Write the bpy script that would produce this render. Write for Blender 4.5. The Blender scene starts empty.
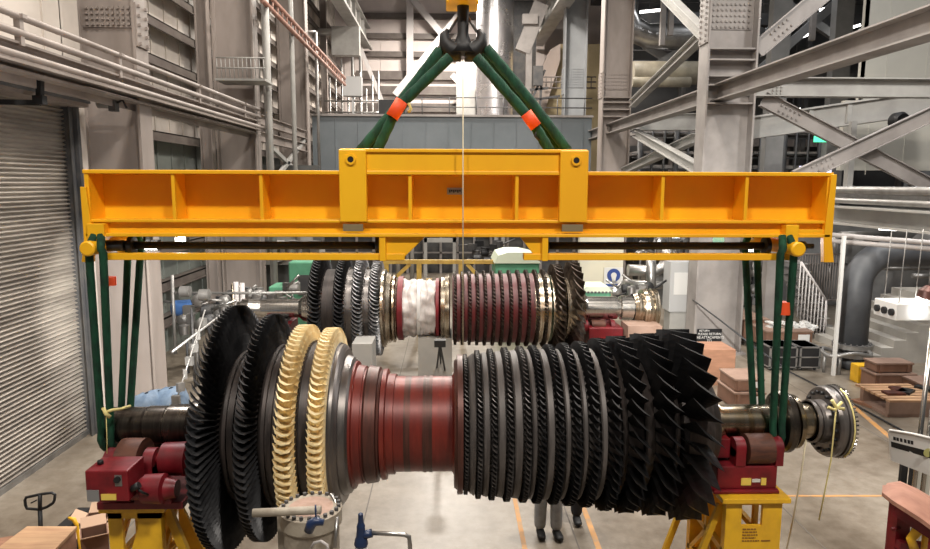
import bpy, math, random
from mathutils import Vector, Matrix
random.seed(7)
PI = math.pi
SC = bpy.context.scene
COL = SC.collection
V = Vector

# ------------------------------------------------------------------ camera
CAMZ = 4.4
FPX = 672.0
PITCH, YAW, ROLL = math.radians(7.75), math.radians(1.5), math.radians(0.2)
cam_d = bpy.data.cameras.new('camera')
cam = bpy.data.objects.new('camera', cam_d)
COL.objects.link(cam)
cam_d.sensor_width = 36
cam_d.lens = 36 * FPX / 930
cam_d.clip_end = 300
cam.location = (0, 0, CAMZ)
CR = Matrix.Rotation(-YAW, 3, 'Z') @ Matrix.Rotation(PI/2 - PITCH, 3, 'X') @ Matrix.Rotation(ROLL, 3, 'Z')
cam.rotation_euler = CR.to_euler()
SC.camera = cam

def ray(px, py):
    return CR @ V(((px - 465) / FPX, -(py - 274.5) / FPX, -1))
def at(px, py, Y):
    d = ray(px, py); t = Y / d.y
    return V((d.x * t, Y, CAMZ + d.z * t))
def atz(px, py, Z=0.0):
    d = ray(px, py); t = (Z - CAMZ) / d.z
    return V((d.x * t, d.y * t, Z))
def atx(px, py, X):
    d = ray(px, py); t = X / d.x
    return V((X, d.y * t, CAMZ + d.z * t))

# ------------------------------------------------------------------ materials
MATS = {}
def mat(name, c, rough=.6, metal=0., c2=None, scale=3., bump=0., stretch=None, detail=4., bscale=None, lo=.4, hi=.65, coat=0, emit=None, es=0):
    if name in MATS: return MATS[name]
    m = bpy.data.materials.new(name); m.use_nodes = True
    nt = m.node_tree; b = nt.nodes['Principled BSDF']
    b.inputs['Base Color'].default_value = (*c, 1)
    b.inputs['Roughness'].default_value = rough
    b.inputs['Metallic'].default_value = metal
    if coat: b.inputs['Coat Weight'].default_value = coat; b.inputs['Coat Roughness'].default_value = .15
    if emit:
        b.inputs['Emission Color'].default_value = (*emit, 1); b.inputs['Emission Strength'].default_value = es
    if c2 or bump:
        tc = nt.nodes.new('ShaderNodeTexCoord'); mp = nt.nodes.new('ShaderNodeMapping')
        nt.links.new(tc.outputs['Object'], mp.inputs['Vector'])
        if stretch: mp.inputs['Scale'].default_value = stretch
        if c2:
            n = nt.nodes.new('ShaderNodeTexNoise'); n.inputs['Scale'].default_value = scale; n.inputs['Detail'].default_value = detail
            n.inputs['Roughness'].default_value = .6
            nt.links.new(mp.outputs[0], n.inputs['Vector'])
            r = nt.nodes.new('ShaderNodeValToRGB')
            r.color_ramp.elements[0].position = lo; r.color_ramp.elements[1].position = hi
            r.color_ramp.elements[0].color = (*c, 1); r.color_ramp.elements[1].color = (*c2, 1)
            nt.links.new(n.outputs['Fac'], r.inputs['Fac']); nt.links.new(r.outputs['Color'], b.inputs['Base Color'])
            mr = nt.nodes.new('ShaderNodeMapRange'); mr.inputs['To Min'].default_value = max(.03, rough - .1); mr.inputs['To Max'].default_value = min(1, rough + .12)
            nt.links.new(n.outputs['Fac'], mr.inputs['Value']); nt.links.new(mr.outputs[0], b.inputs['Roughness'])
        if bump:
            n2 = nt.nodes.new('ShaderNodeTexNoise'); n2.inputs['Scale'].default_value = bscale or scale * 4; n2.inputs['Detail'].default_value = 3
            nt.links.new(mp.outputs[0], n2.inputs['Vector'])
            bp = nt.nodes.new('ShaderNodeBump'); bp.inputs['Strength'].default_value = bump; bp.inputs['Distance'].default_value = .02
            nt.links.new(n2.outputs['Fac'], bp.inputs['Height']); nt.links.new(bp.outputs[0], b.inputs['Normal'])
    MATS[name] = m
    return m

YEL = mat('crane_yellow', (.96, .51, .015), .40, c2=(.90, .43, .011), scale=1.2, stretch=(1, 1, .5), bump=.03)
YEL2 = mat('stand_yellow', (.80, .46, .02), .45, c2=(.62, .33, .02), scale=3)
YELP = mat('pale_yellow_rail', (.55, .36, .08), .5, c2=(.4, .25, .06), scale=4)
BLK = mat('black_steel', (.009, .009, .010), .55)
RUB = mat('black_rubber', (.02, .02, .022), .75)
GREEN = mat('sling_green', (.003, .062, .028), .8, c2=(.002, .026, .014), scale=14, bump=.4, stretch=(1, 1, .35))
ORANGE = mat('orange_tag', (.85, .09, .02), .6)
RED = mat('red_paint', (.19, .006, .012), .48, c2=(.11, .004, .008), scale=5)
BLADE = mat('black_blade', (.022, .022, .024), .42, metal=.35, c2=(.05, .05, .053), scale=5)
BLADEC = mat('compressor_blade', (.007, .007, .008), .45, metal=.2, c2=(.015, .015, .016), scale=5)
BLADEM = mat('highlit_compressor_blade', (.05, .046, .045), .4, metal=.5, c2=(.11, .10, .095), scale=8)  # lighter blades for the left rows, highlights put into their colour
BLADEG = mat('grey_blade', (.16, .16, .165), .4, metal=.6, c2=(.42, .42, .43), scale=9)
BLADEB = mat('brown_blade', (.035, .025, .02), .4, metal=.5, c2=(.11, .08, .06), scale=9)
GOLD = mat('cream_gold_coating', (.85, .66, .34), .38, metal=.2, c2=(.95, .82, .52), scale=10)
DRUM = mat('dark_drum', (.038, .032, .030), .42, metal=.5, c2=(.075, .06, .055), scale=6, stretch=(3, .5, .5))
DRUMG = mat('grey_drum', (.13, .12, .115), .35, metal=.75, c2=(.2, .18, .17), scale=4, stretch=(4, .5, .5))
BAND = mat('compressor_band', (.075, .066, .062), .5, metal=.3, c2=(.13, .115, .108), scale=4, stretch=(5, .6, .6))
RUSTRED = mat('red_oxide_drum', (.22, .028, .018), .38, metal=.15, c2=(.10, .014, .011), scale=2.5, stretch=(4, .6, .6), lo=.3, hi=.7)
BROWN = mat('brown_band', (.065, .028, .022), .4, metal=.4, c2=(.12, .04, .03), scale=3, stretch=(6, .6, .6))
REDCOMP = mat('red_compressor_band', (.11, .009, .011), .45, metal=0, c2=(.055, .007, .008), scale=3, stretch=(5, .7, .7))
STEEL = mat('polished_steel', (.55, .53, .5), .22, metal=1, c2=(.42, .39, .35), scale=3, stretch=(14, 1, 1))
BRONZE = mat('bronze_steel', (.30, .24, .17), .25, metal=1, c2=(.5, .44, .36), scale=2, stretch=(16, 1, 1))
DSHAFT = mat('dark_shaft', (.10, .085, .07), .28, metal=.9, c2=(.045, .035, .03), scale=2.5, stretch=(6, .6, .6))
RSHAFT = mat('oiled_shaft', (.42, .36, .28), .24, metal=1, c2=(.20, .15, .09), scale=2.0, stretch=(9, .6, .6), lo=.35, hi=.6)
ROLLER = mat('rusty_roller', (.13, .05, .03), .55, metal=.3, c2=(.07, .03, .022), scale=5, stretch=(1, 1, 5))
PAINTL = mat('warm_grey_paint', (.31, .265, .24), .55, c2=(.22, .185, .165), scale=.9, stretch=(1, 1, .35))
PAINTR = mat('grey_paint', (.29, .265, .25), .5, c2=(.21, .19, .18), scale=1.1)
PAINTC = mat('pale_grey_paint', (.36, .35, .33), .5, c2=(.27, .26, .245), scale=.9)
GALV = mat('galvanised_steel', (.32, .31, .30), .4, metal=.6, c2=(.22, .21, .20), scale=3)
DGREY = mat('dark_grey_steel', (.07, .07, .075), .5, metal=.3, c2=(.11, .105, .1), scale=3)
SIDING = mat('cream_siding', (.58, .52, .465), .6, c2=(.45, .40, .355), scale=.7)
SIDING2 = mat('greenish_siding', (.20, .215, .195), .6, c2=(.14, .15, .135), scale=.6)
BACKS = mat('back_wall_siding', (.66, .58, .545), .6, c2=(.58, .51, .48), scale=.4)
GIRT = mat('girt_steel', (.10, .08, .072), .55, c2=(.14, .12, .105), scale=2)
GIRTL = mat('light_girt', (.20, .172, .16), .55)
WHITEP = mat('white_panel', (.52, .50, .44), .5, c2=(.46, .44, .39), scale=.5)
WHITES = mat('white_steel', (.46, .43, .42), .5)
ENCL = mat('blue_grey_panel', (.155, .175, .19), .5, c2=(.125, .145, .158), scale=.5)
DOORM = mat('shutter_steel', (.44, .395, .345), .40, metal=.4, c2=(.25, .22, .19), scale=1.3, stretch=(1, .4, 3))
CONC = mat('concrete_block', (.30, .285, .26), .8, c2=(.34, .32, .29), scale=2, bump=.2)
CARD = mat('cardboard', (.20, .105, .07), .8, c2=(.15, .08, .05), scale=2)
CARDT = mat('crate_top', (.26, .17, .13), .7, c2=(.20, .125, .09), scale=2)
WOOD = mat('pale_wood', (.44, .27, .15), .7, c2=(.32, .18, .10), scale=3, stretch=(.6, 4, 4), bump=.1)
WOOD2 = mat('plywood_brown', (.30, .15, .09), .7, c2=(.22, .11, .065), scale=3, stretch=(.6, 3, 3))
PINKW = mat('pink_sheet', (.40, .20, .14), .6, c2=(.28, .13, .09), scale=3, bump=.3, bscale=6)
TARP = mat('blue_grey_tarp', (.07, .11, .17), .6, c2=(.14, .19, .26), scale=4, bump=.6, bscale=5)
MGREEN = mat('machine_green', (.12, .36, .22), .45, c2=(.09, .28, .17), scale=3)
MGREENL = mat('cream_green', (.60, .66, .52), .5)
SILVER = mat('shiny_cladding', (.72, .70, .71), .28, metal=.85, c2=(.62, .60, .62), scale=1.5, bump=.35, bscale=1.2)
SILV2 = mat('silver_pipe', (.42, .41, .40), .32, metal=.9, c2=(.3, .29, .28), scale=3)
TAN = mat('tan_insulation', (.56, .45, .27), .7, c2=(.48, .38, .22), scale=.8)
PINKT = mat('pale_canvas', (.55, .46, .41), .8, c2=(.48, .39, .34), scale=.8, bump=.5, bscale=1.5)
PLAST = mat('white_plastic_wrap', (.60, .56, .54), .35, c2=(.42, .37, .35), scale=3, bump=.6, bscale=4)
WHITE = mat('white_paint', (.62, .61, .59), .5)
DUCT = mat('dark_duct', (.055, .058, .065), .5, c2=(.075, .078, .085), scale=2)
DUCTT = mat('grey_duct_top', (.30, .30, .31), .35, metal=.5, c2=(.22, .22, .23), scale=2)
COPPER = mat('red_brown_tray', (.30, .15, .11), .6, c2=(.36, .22, .18), scale=4)
NAVY = mat('navy_paint', (.012, .025, .07), .35)
BLUEM = mat('motor_blue', (.05, .12, .30), .4)
POT = mat('beige_pot', (.34, .30, .24), .5, c2=(.24, .20, .155), scale=7, bump=.2)
ROPE = mat('yellow_rope', (.70, .60, .25), .8)
ROPEW = mat('cream_rope', (.62, .54, .38), .8)
ORANL = mat('orange_floor_paint', (.52, .25, .07), .6, c2=(.38, .24, .13), scale=6)
JOINT = mat('floor_joint', (.13, .115, .10), .8)
LAMP = mat('lamp_glow', (1, 1, 1), .5, emit=(1, .97, .9), es=25)
LAMPS = mat('soft_lamp', (1, 1, 1), .5, emit=(1, .97, .92), es=6)
SCREEN = mat('lit_window', (.6, .6, .8), .5, emit=(.7, .7, 1), es=1.2)
WARMLIT = mat('lit_yellow', (.9, .75, .5), .5, emit=(1, .8, .5), es=2.2)
GLOWG = mat('green_sign', (.1, .8, .4), .5, emit=(.1, .9, .45), es=1.5)
SKIN = mat('skin', (.48, .28, .20), .5)
JEANS = mat('grey_trousers', (.42, .43, .44), .85, c2=(.30, .31, .32), scale=9)
DARKCL = mat('dark_trousers', (.025, .025, .03), .85)
NAVYCL = mat('navy_jacket', (.02, .035, .08), .85)
HIVIS = mat('hivis_orange', (.8, .22, .03), .8)
HELM = mat('white_helmet', (.8, .8, .8), .35)
HAIR = mat('dark_hair', (.02, .015, .01), .8)

def concrete():
    m = bpy.data.materials.new('sealed_concrete'); m.use_nodes = True
    nt = m.node_tree; N = nt.nodes; L = nt.links; b = N['Principled BSDF']
    tc = N.new('ShaderNodeTexCoord')
    n1 = N.new('ShaderNodeTexNoise'); n1.inputs['Scale'].default_value = .45; n1.inputs['Detail'].default_value = 8; n1.inputs['Roughness'].default_value = .65
    n2 = N.new('ShaderNodeTexNoise'); n2.inputs['Scale'].default_value = 4.5; n2.inputs['Detail'].default_value = 6; n2.inputs['Roughness'].default_value = .7
    mp = N.new('ShaderNodeMapping'); mp.inputs['Scale'].default_value = (2.2, .35, 1)
    n3 = N.new('ShaderNodeTexNoise'); n3.inputs['Scale'].default_value = 1.3; n3.inputs['Detail'].default_value = 5
    L.new(tc.outputs['Object'], n1.inputs['Vector']); L.new(tc.outputs['Object'], n2.inputs['Vector'])
    L.new(tc.outputs['Object'], mp.inputs['Vector']); L.new(mp.outputs[0], n3.inputs['Vector'])
    r = N.new('ShaderNodeValToRGB'); e = r.color_ramp.elements
    e[0].position = .32; e[0].color = (.13, .103, .076, 1); e[1].position = .68; e[1].color = (.30, .262, .215, 1)
    L.new(n1.outputs['Fac'], r.inputs['Fac'])
    r2 = N.new('ShaderNodeValToRGB'); e = r2.color_ramp.elements
    e[0].position = .3; e[0].color = (.62, .58, .53, 1); e[1].position = .6; e[1].color = (1, 1, 1, 1)
    L.new(n2.outputs['Fac'], r2.inputs['Fac'])
    mx = N.new('ShaderNodeMix'); mx.data_type = 'RGBA'; mx.blend_type = 'MULTIPLY'; mx.inputs['Factor'].default_value = .85
    L.new(r.outputs['Color'], mx.inputs['A']); L.new(r2.outputs['Color'], mx.inputs['B'])
    r3 = N.new('ShaderNodeValToRGB'); e = r3.color_ramp.elements
    e[0].position = .28; e[0].color = (.72, .68, .62, 1); e[1].position = .5; e[1].color = (1, 1, 1, 1)
    L.new(n3.outputs['Fac'], r3.inputs['Fac'])
    mx2 = N.new('ShaderNodeMix'); mx2.data_type = 'RGBA'; mx2.blend_type = 'MULTIPLY'; mx2.inputs['Factor'].default_value = .6
    L.new(mx.outputs['Result'], mx2.inputs['A']); L.new(r3.outputs['Color'], mx2.inputs['B'])
    L.new(mx2.outputs['Result'], b.inputs['Base Color'])
    mr = N.new('ShaderNodeMapRange'); mr.inputs['To Min'].default_value = .22; mr.inputs['To Max'].default_value = .5
    L.new(n1.outputs['Fac'], mr.inputs['Value']); L.new(mr.outputs[0], b.inputs['Roughness'])
    bp = N.new('ShaderNodeBump'); bp.inputs['Strength'].default_value = .12; bp.inputs['Distance'].default_value = .02
    L.new(n2.outputs['Fac'], bp.inputs['Height']); L.new(bp.outputs[0], b.inputs['Normal'])
    return m
FLOORM = concrete()

# ------------------------------------------------------------------ mesh builder
ORG = {}
class MB:
    def __init__(s): s.v = []; s.f = []; s.sm = []; s.mi = []
    def add(s, vs, fs, smooth=False, mi=0):
        o = len(s.v); s.v += [V(p) for p in vs]
        for f in fs: s.f.append([i + o for i in f]); s.sm.append(smooth); s.mi.append(mi)
        return s
    def box(s, x0, x1, y0, y1, z0, z1, mi=0):
        return s.add([(x0,y0,z0),(x1,y0,z0),(x1,y1,z0),(x0,y1,z0),(x0,y0,z1),(x1,y0,z1),(x1,y1,z1),(x0,y1,z1)],
              [(3,2,1,0),(4,5,6,7),(0,1,5,4),(1,2,6,5),(2,3,7,6),(3,0,4,7)], mi=mi)
    def cbox(s, c, sx, sy, sz, rz=0., mi=0, rx=0., ry=0.):
        R = Matrix.Rotation(rz, 3, 'Z') @ Matrix.Rotation(ry, 3, 'Y') @ Matrix.Rotation(rx, 3, 'X'); c = V(c)
        vs = [c + R @ V((a*sx/2, b*sy/2, d*sz/2)) for d in (-1,1) for a,b in ((-1,-1),(1,-1),(1,1),(-1,1))]
        return s.add(vs, [(3,2,1,0),(4,5,6,7),(0,1,5,4),(1,2,6,5),(2,3,7,6),(3,0,4,7)], mi=mi)
    def frame(s, p, q, up=(0,0,1)):
        p, q = V(p), V(q); d = (q - p).normalized(); u = V(up)
        if abs(d.dot(u)) > .98: u = V((0,1,0)) if abs(d.y) < .9 else V((1,0,0))
        a = d.cross(u).normalized(); b = a.cross(d).normalized()
        return p, q, d, a, b
    def bar(s, p, q, w, h, up=(0,0,1), da=0., db=0., mi=0):
        p, q, d, a, b = s.frame(p, q, up)
        vs = [e + a*(da + i*w/2) + b*(db + j*h/2) for e in (p, q) for i, j in ((-1,-1),(1,-1),(1,1),(-1,1))]
        return s.add(vs, [(3,2,1,0),(4,5,6,7),(0,1,5,4),(1,2,6,5),(2,3,7,6),(3,0,4,7)], mi=mi)
    def ibeam(s, p, q, h, w, t=.03, up=(0,0,1), mi=0):
        s.bar(p, q, t, h - 2*t, up, mi=mi); s.bar(p, q, w, t, up, db=(h-t)/2, mi=mi); s.bar(p, q, w, t, up, db=-(h-t)/2, mi=mi)
        return s
    def channel(s, p, q, h, w, t=.02, up=(0,0,1), side=1, mi=0):
        s.bar(p, q, t, h, up, mi=mi)
        for k in (-1, 1): s.bar(p, q, w, t, up, da=side*w/2, db=k*(h-t)/2, mi=mi)
        return s
    def tube(s, pts, r, n=10, closed=False, mi=0, caps=True):
        pts = [V(p) for p in pts]; m = len(pts)
        rs = r if isinstance(r, (list, tuple)) else [r]*m
        vs = []; pa = None
        for i, p in enumerate(pts):
            if closed: d = (pts[(i+1) % m] - pts[i-1])
            else: d = pts[min(i+1, m-1)] - pts[max(i-1, 0)]
            d.normalize()
            if pa is None:
                u = V((0,0,1)) if abs(d.z) < .9 else V((1,0,0)); a = d.cross(u).normalized()
            else:
                a = (pa - d*pa.dot(d)).normalized()
            pa = a; b = d.cross(a)
            vs += [p + (a*math.cos(2*PI*k/n) + b*math.sin(2*PI*k/n))*rs[i] for k in range(n)]
        fs = []
        for i in range(m if closed else m-1):
            j = (i+1) % m
            fs += [(i*n+k, i*n+(k+1)%n, j*n+(k+1)%n, j*n+k) for k in range(n)]
        s.add(vs, fs, True, mi)
        if caps and not closed:
            o = len(s.v) - m*n
            s.f += [[o+k for k in range(n)][::-1], [o+(m-1)*n+k for k in range(n)]]; s.sm += [False]*2; s.mi += [mi]*2
        return s
    def rod(s, p, q, r, n=12, mi=0): return s.tube([p, q], r, n, mi=mi)
    def lathe(s, prof, c, axis='X', n=64, smooth=True, mi=0, caps=True):
        """prof: (axial, radius) pairs; sharp corners where two points coincide closely"""
        c = V(c)
        def P(a, r, t):
            co, si = math.cos(t)*r, math.sin(t)*r
            return c + {'X': V((a, co, si)), 'Y': V((co, a, si)), 'Z': V((co, si, a))}[axis]
        for i in range(len(prof)-1):
            (a0, r0), (a1, r1) = prof[i], prof[i+1]
            vs = [P(a0, r0, 2*PI*k/n) for k in range(n)] + [P(a1, r1, 2*PI*k/n) for k in range(n)]
            s.add(vs, [(k, (k+1)%n, n+(k+1)%n, n+k) for k in range(n)], smooth, mi)
        if caps:
            for (a, r) in (prof[0], prof[-1]):
                if r > 1e-4: s.add([P(a, r, 2*PI*k/n) for k in range(n)], [list(range(n))], False, mi)
        return s
    def prism(s, poly, a0, a1, plane='XZ', mi=0):
        """poly extruded between a0 and a1 on the missing axis"""
        def P(u, v, a): return {'XZ': (u, a, v), 'YZ': (a, u, v), 'XY': (u, v, a)}[plane]
        n = len(poly)
        vs = [P(u, v, a0) for u, v in poly] + [P(u, v, a1) for u, v in poly]
        return s.add(vs, [list(range(n))[::-1], [n+i for i in range(n)]] + [(i, (i+1)%n, n+(i+1)%n, n+i) for i in range(n)], mi=mi)
    def build(s, name, m, parent=None, origin=None, bevel=0., fixn=True):
        if parent is not None: o0 = ORG[parent.name]
        elif origin is not None: o0 = V(origin)
        else:
            xs = [p.x for p in s.v]; ys = [p.y for p in s.v]; zs = [p.z for p in s.v]
            o0 = V(((min(xs)+max(xs))/2, (min(ys)+max(ys))/2, min(zs)))
        me = bpy.data.meshes.new(name)
        me.from_pydata([tuple(p - o0) for p in s.v], [], s.f)
        me.polygons.foreach_set('use_smooth', s.sm); me.polygons.foreach_set('material_index', s.mi)
        for mm in (m if isinstance(m, (list, tuple)) else [m]): me.materials.append(mm)
        me.update()
        if fixn:
            import bmesh
            bm = bmesh.new(); bm.from_mesh(me); bmesh.ops.recalc_face_normals(bm, faces=bm.faces); bm.to_mesh(me); bm.free()
        o = bpy.data.objects.new(name, me); COL.objects.link(o)
        if parent is not None: o.parent = parent
        else: o.location = o0
        ORG[o.name] = o0
        if bevel:
            b = o.modifiers.new('bevel', 'BEVEL'); b.width = bevel; b.segments = 2; b.limit_method = 'ANGLE'
        return o

def tag(o, label=None, cat=None, group=None, kind=None):
    if label: o['label'] = label
    if cat: o['category'] = cat
    if group: o['group'] = group
    if kind: o['kind'] = kind
    return o
def thing(name, loc, label, cat, group=None):
    o = bpy.data.objects.new(name, None); COL.objects.link(o); o.location = loc; o.empty_display_size = .1
    ORG[o.name] = V(loc)
    return tag(o, label, cat, group)
def struct(mb, name, m, **k): return tag(mb.build(name, m, **k), kind='structure')
def kids(o): return [c for c in bpy.data.objects if c.parent == o]
def copy_tree(o, parent=None):
    c = o.copy(); COL.objects.link(c)
    if parent is not None: c.parent = parent
    ORG[c.name] = ORG[o.name]
    for ch in kids(o): copy_tree(ch, c)
    return c
def text(body, size, loc, m, parent=None, name='lettering', rot=(PI/2, 0, 0), ext=.002, align='CENTER', sx=1):
    cu = bpy.data.curves.new(name, 'FONT'); cu.body = body; cu.size = size; cu.extrude = ext; cu.align_x = align; cu.align_y = 'CENTER'
    cu.materials.append(m)
    t = bpy.data.objects.new(name, cu); COL.objects.link(t)
    dg = bpy.context.evaluated_depsgraph_get()
    me = bpy.data.meshes.new_from_object(t.evaluated_get(dg)); me.materials.clear(); me.materials.append(m)
    bpy.data.objects.remove(t)
    o = bpy.data.objects.new(name, me); COL.objects.link(o)
    o.rotation_euler = rot; o.scale = (sx, 1, 1)
    if parent is not None: o.parent = parent; o.location = V(loc) - ORG[parent.name]
    else: o.location = loc
    return o

# ================================================================== ROTORS
def blade_mesh(rin, rout, chord, b_root, b_tip, camber, thick, x0, cy, cz, theta, mb, secs=4, mi=0, lean=0.):
    """one twisted, cambered blade standing radially on an X-directed axis"""
    ps = []
    for k in range(secs):
        f = k/(secs-1); r = rin + (rout-rin)*f
        be = b_root + (b_tip-b_root)*f; th = thick*(1-.55*f); c = chord*(1-.1*f) if lean == 0 else chord*(1 + lean*f)
        cb = camber*(1-.3*f)
        pts = []
        for u, side in ((-.5,0),(-.17,1),(.2,1),(.5,0),(.2,-1),(-.17,-1)):
            hgt = cb*c*(1-4*u*u) + side*th/2
            ax = u*c*math.cos(be) - hgt*math.sin(be); tn = u*c*math.sin(be) + hgt*math.cos(be)
            pts.append((ax, tn))
        for ax, tn in pts:
            ca, sa = math.cos(theta), math.sin(theta)
            ps.append(V((x0+ax, cy + r*ca - tn*sa, cz + r*sa + tn*ca)))
    fs = [(k*6+i, k*6+(i+1)%6, (k+1)*6+(i+1)%6, (k+1)*6+i) for k in range(secs-1) for i in range(6)]
    fs.append([(secs-1)*6+i for i in range(6)])
    mb.add(ps, fs)

def blade_ring(n, rin, rout, chord, b0, b1, camber, thick, x0, cy, cz, lean=0., secs=4, ph=0.):
    mb = MB()
    for i in range(n): blade_mesh(rin, rout, chord, b0, b1, camber, thick, x0, cy, cz, 2*PI*i/n + ph, mb, secs, 0, lean)
    return mb

def spin_blades(n, proto, parent, name='blade'):
    for i in range(n):
        o = proto if i == 0 else proto.copy()
        if i: COL.objects.link(o)
        o.parent = parent
        off = V((0, YR, CZ)) - ORG[parent.name]
        off.x = 0
        M = Matrix.Translation(off) @ Matrix.Rotation(2*PI*i/n, 4, 'X') @ Matrix.Translation(-off)
        o.matrix_local = M
# ---- front rotor
YR = 6.6
A0 = at(447, 423, YR); CZ = A0.z; S = .01022
def rx(px): return at(px, 423 + (447-px)*.0, YR).x
def lp(mb, prof, n=96): return mb.lathe([(rx(p), r*S) for p, r in prof], (0, YR, CZ), 'X', n)
rot1 = thing('turbine_rotor', (rx(447), YR, CZ), 'long front rotor with gold and black blade rings, slung below the yellow lifting beam', 'turbine rotor')
m = MB(); lp(m, [(107,15),(109,17.5),(148,17.5),(148,17),(150,17),(150,18.5),(168,18.5),(168,17.5),(171,17.5),(171,20),(192,20),(194,24),(213,26)])
tag(m.build('journal_shaft', DSHAFT, rot1), 'dark brown steel journal')
def disc(name, prof, m_, par=rot1, n=96):
    mb = MB(); lp(mb, prof, n); return mb.build(name, m_, par)
d1 = disc('turbine_disc', [(212,26),(216,56),(224,66),(229,72),(241,72),(244,66),(245,60)], DRUM)
blade_ring(104, 71*S, 118*S, .17, .1, .80, .22, .026, rx(236), YR, CZ, secs=6).build('blade_ring', BLADE, d1)
disc('spacer_drum', [(243,68),(243,71),(246,73),(249,73),(249,70),(252,70),(252,72),(255,72),(255,68.5),(264,68.5)], DRUM)
d2 = disc('turbine_disc', [(262,60),(264,74),(278,76),(280,62)], DRUM)
blade_ring(100, 75*S, 109*S, .155, .1, .78, .24, .026, rx(272), YR, CZ, secs=5).build('blade_ring', BLADE, d2)
disc('spacer_drum', [(279,72),(279,77),(282,79),(285,79),(285,76),(288,76),(288,78),(291,78),(291,76),(299,76)], DRUM)
d3 = disc('turbine_disc', [(295,66),(297,78),(310,80),(312,66)], DRUM)
blade_ring(84, 79*S, 98.5*S, .19, -.15, .55, .36, .05, rx(305), YR, CZ).build('blade_ring', GOLD, d3)
m = MB(); lp(m, [(297,79),(297,82),(313,84),(313,80)]); m.build('blade_platform', GOLD, d3)
disc('spacer_drum', [(312,76),(312,82),(315,83),(315,80.5),(320,80.5),(320,82),(326,82)], DRUM)
d4 = disc('turbine_disc', [(323,70),(325,82),(338,82),(341,80),(341,78),(343,77)], DRUMG)
blade_ring(92, 82*S, 95.5*S, .165, -.2, .5, .36, .05, rx(332), YR, CZ).build('blade_ring', GOLD, d4)
m = MB(); lp(m, [(325,82),(325,85),(339,87),(340,83)]); m.build('blade_platform', GOLD, d4)
disc('cone_disc', [(341,79),(344,79),(346,77),(348,74),(348,68),(354,66),(356,63)], DRUMG)
disc('red_drum', [(352,60),(354,62),(358,62),(359,58),(366,57),(366,55),(368,55)], RUSTRED)
disc('brown_drum', [(368,56),(370,57.5),(380,56),(381,53),(383,52),(383,50)], BROWN)
disc('red_drum', [(383,50),(384,54),(388,54),(389,49),(396,49),(396,46.5),(406,46.5)], RUSTRED)
disc('brown_drum', [(406,46.7),(412,46.7)], BROWN)
disc('red_drum', [(412,46.5),(424,46.5)], RUSTRED)
disc('brown_drum', [(424,47.2),(427,47.2),(427,46.6),(430,46.6),(430,47.2),(433,47.2)], BROWN)
disc('red_drum', [(433,46.5),(452,46.5),(454,50)], RUSTRED)
disc('red_flange', [(454,50),(454,62),(457,64),(457,68),(462,68),(462,60)], BROWN)
# compressor stages: (px, r_in, r_out, n, chord px, band half width)
stages = [(465,66,71,96,5),(477,69,75,94,6),(490,70,76.5,92,6.5),(504.5,71,78,88,7),(520,72,79,84,7.5),(533,73,80,80,8),(549,73,81,74,9),
          (564,73,82.5,68,10),(580,73,84,60,11),(598,72,86,52,13),(618,69,88,38,15),(645,63,90.5,34,18)]
stages = [(p, ri*(.965 if p < 590 else .985), ro*(.965 if p < 590 else .98), n_, c_) for p, ri, ro, n_, c_ in stages]
for i, (p, ri, ro, n, ch) in enumerate(stages):
    nx = stages[i+1][0] if i+1 < len(stages) else 672
    ri2 = stages[i+1][1] if i+1 < len(stages) else 56
    w = ch*.52
    dk = disc('compressor_disc', [(p-w, ri-8),(p-w, ri-3),(p+w, ri-3),(p+w, ri+1.5),(p+w+1.2, ri+3),(nx-w*1.15-1, ri2+3),(nx-w*1.15, ri2+1),(nx-w*1.15, ri2-8)], BAND if i < 9 else DRUM)
    if i < 10:
        blade_ring(n, (ri-4)*S, ro*S, ch*S*1.2, .5, .85, .12, .020 if i < 7 else .026, rx(p), YR, CZ, secs=3 if i < 7 else 5, ph=i*.37).build('blade_ring', BLADEM if i < 5 else BLADEC, dk)
    else:
        pb = MB(); blade_mesh((ri-4)*S, ro*S, ch*S*1.25, .45, .80, .07, .028, rx(p), YR, CZ, 0, pb, 6, lean=.25)
        spin_blades(n, pb.build('blade', BLADEC, dk), dk)
dl = disc('compressor_disc', [(664,46),(666,54),(670,56),(696,50),(704,44),(708,18)], DRUM)
pb = MB(); blade_mesh(47*S, 93*S, .29, .25, .74, .06, .035, rx(675), YR, CZ, 0, pb, 7, lean=.25)
spin_blades(28, pb.build('blade', BLADEC, dl), dl)
m = MB(); lp(m, [(706,22),(712,20),(716,20),(716,17),(776,17),(776,18.5)])
tag(m.build('journal_shaft', RSHAFT, rot1), 'oily bright steel journal')
m = MB(); lp(m, [(776,18),(776,29),(779,31),(784,31),(786,29),(786,22),(790,20)]); m.build('thrust_collar', DSHAFT, rot1)
m = MB(); lp(m, [(786,20),(789,27),(793,27),(794,18),(797,17.5),(808,17.5),(808,20)]); tag(m.build('neck_shaft', RSHAFT, rot1), 'oily bright steel neck')
m = MB(); lp(m, [(808,20),(808,21.5),(811,21.5),(811,19),(813,19),(813,21),(816,21),(822,22),(823,24)]); tag(m.build('hub_sleeve', DRUMG, rot1), 'dark steel hub')
m = MB(); lp(m, [(821,22),(821,34),(824,35.5),(828,35.5),(828,33.5),(830,33.5),(830,36),(835,36),(835,30),(835,20)])
tag(m.build('coupling_flange', DRUMG, rot1), 'dark coupling flange with toothed rim')
for k in range(56):
    tt = 2*PI*k/56; rt = Matrix.Rotation(tt, 3, 'X'); mb = MB().box(-2*S, 2*S, 35.8*S-.010, 35.8*S+.010, -.008, .008)
    mb.v = [V((rx(835), YR, CZ)) + rt @ v_ for v_ in mb.v]
    mb.build('rim_tooth', STEEL, rot1)

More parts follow.
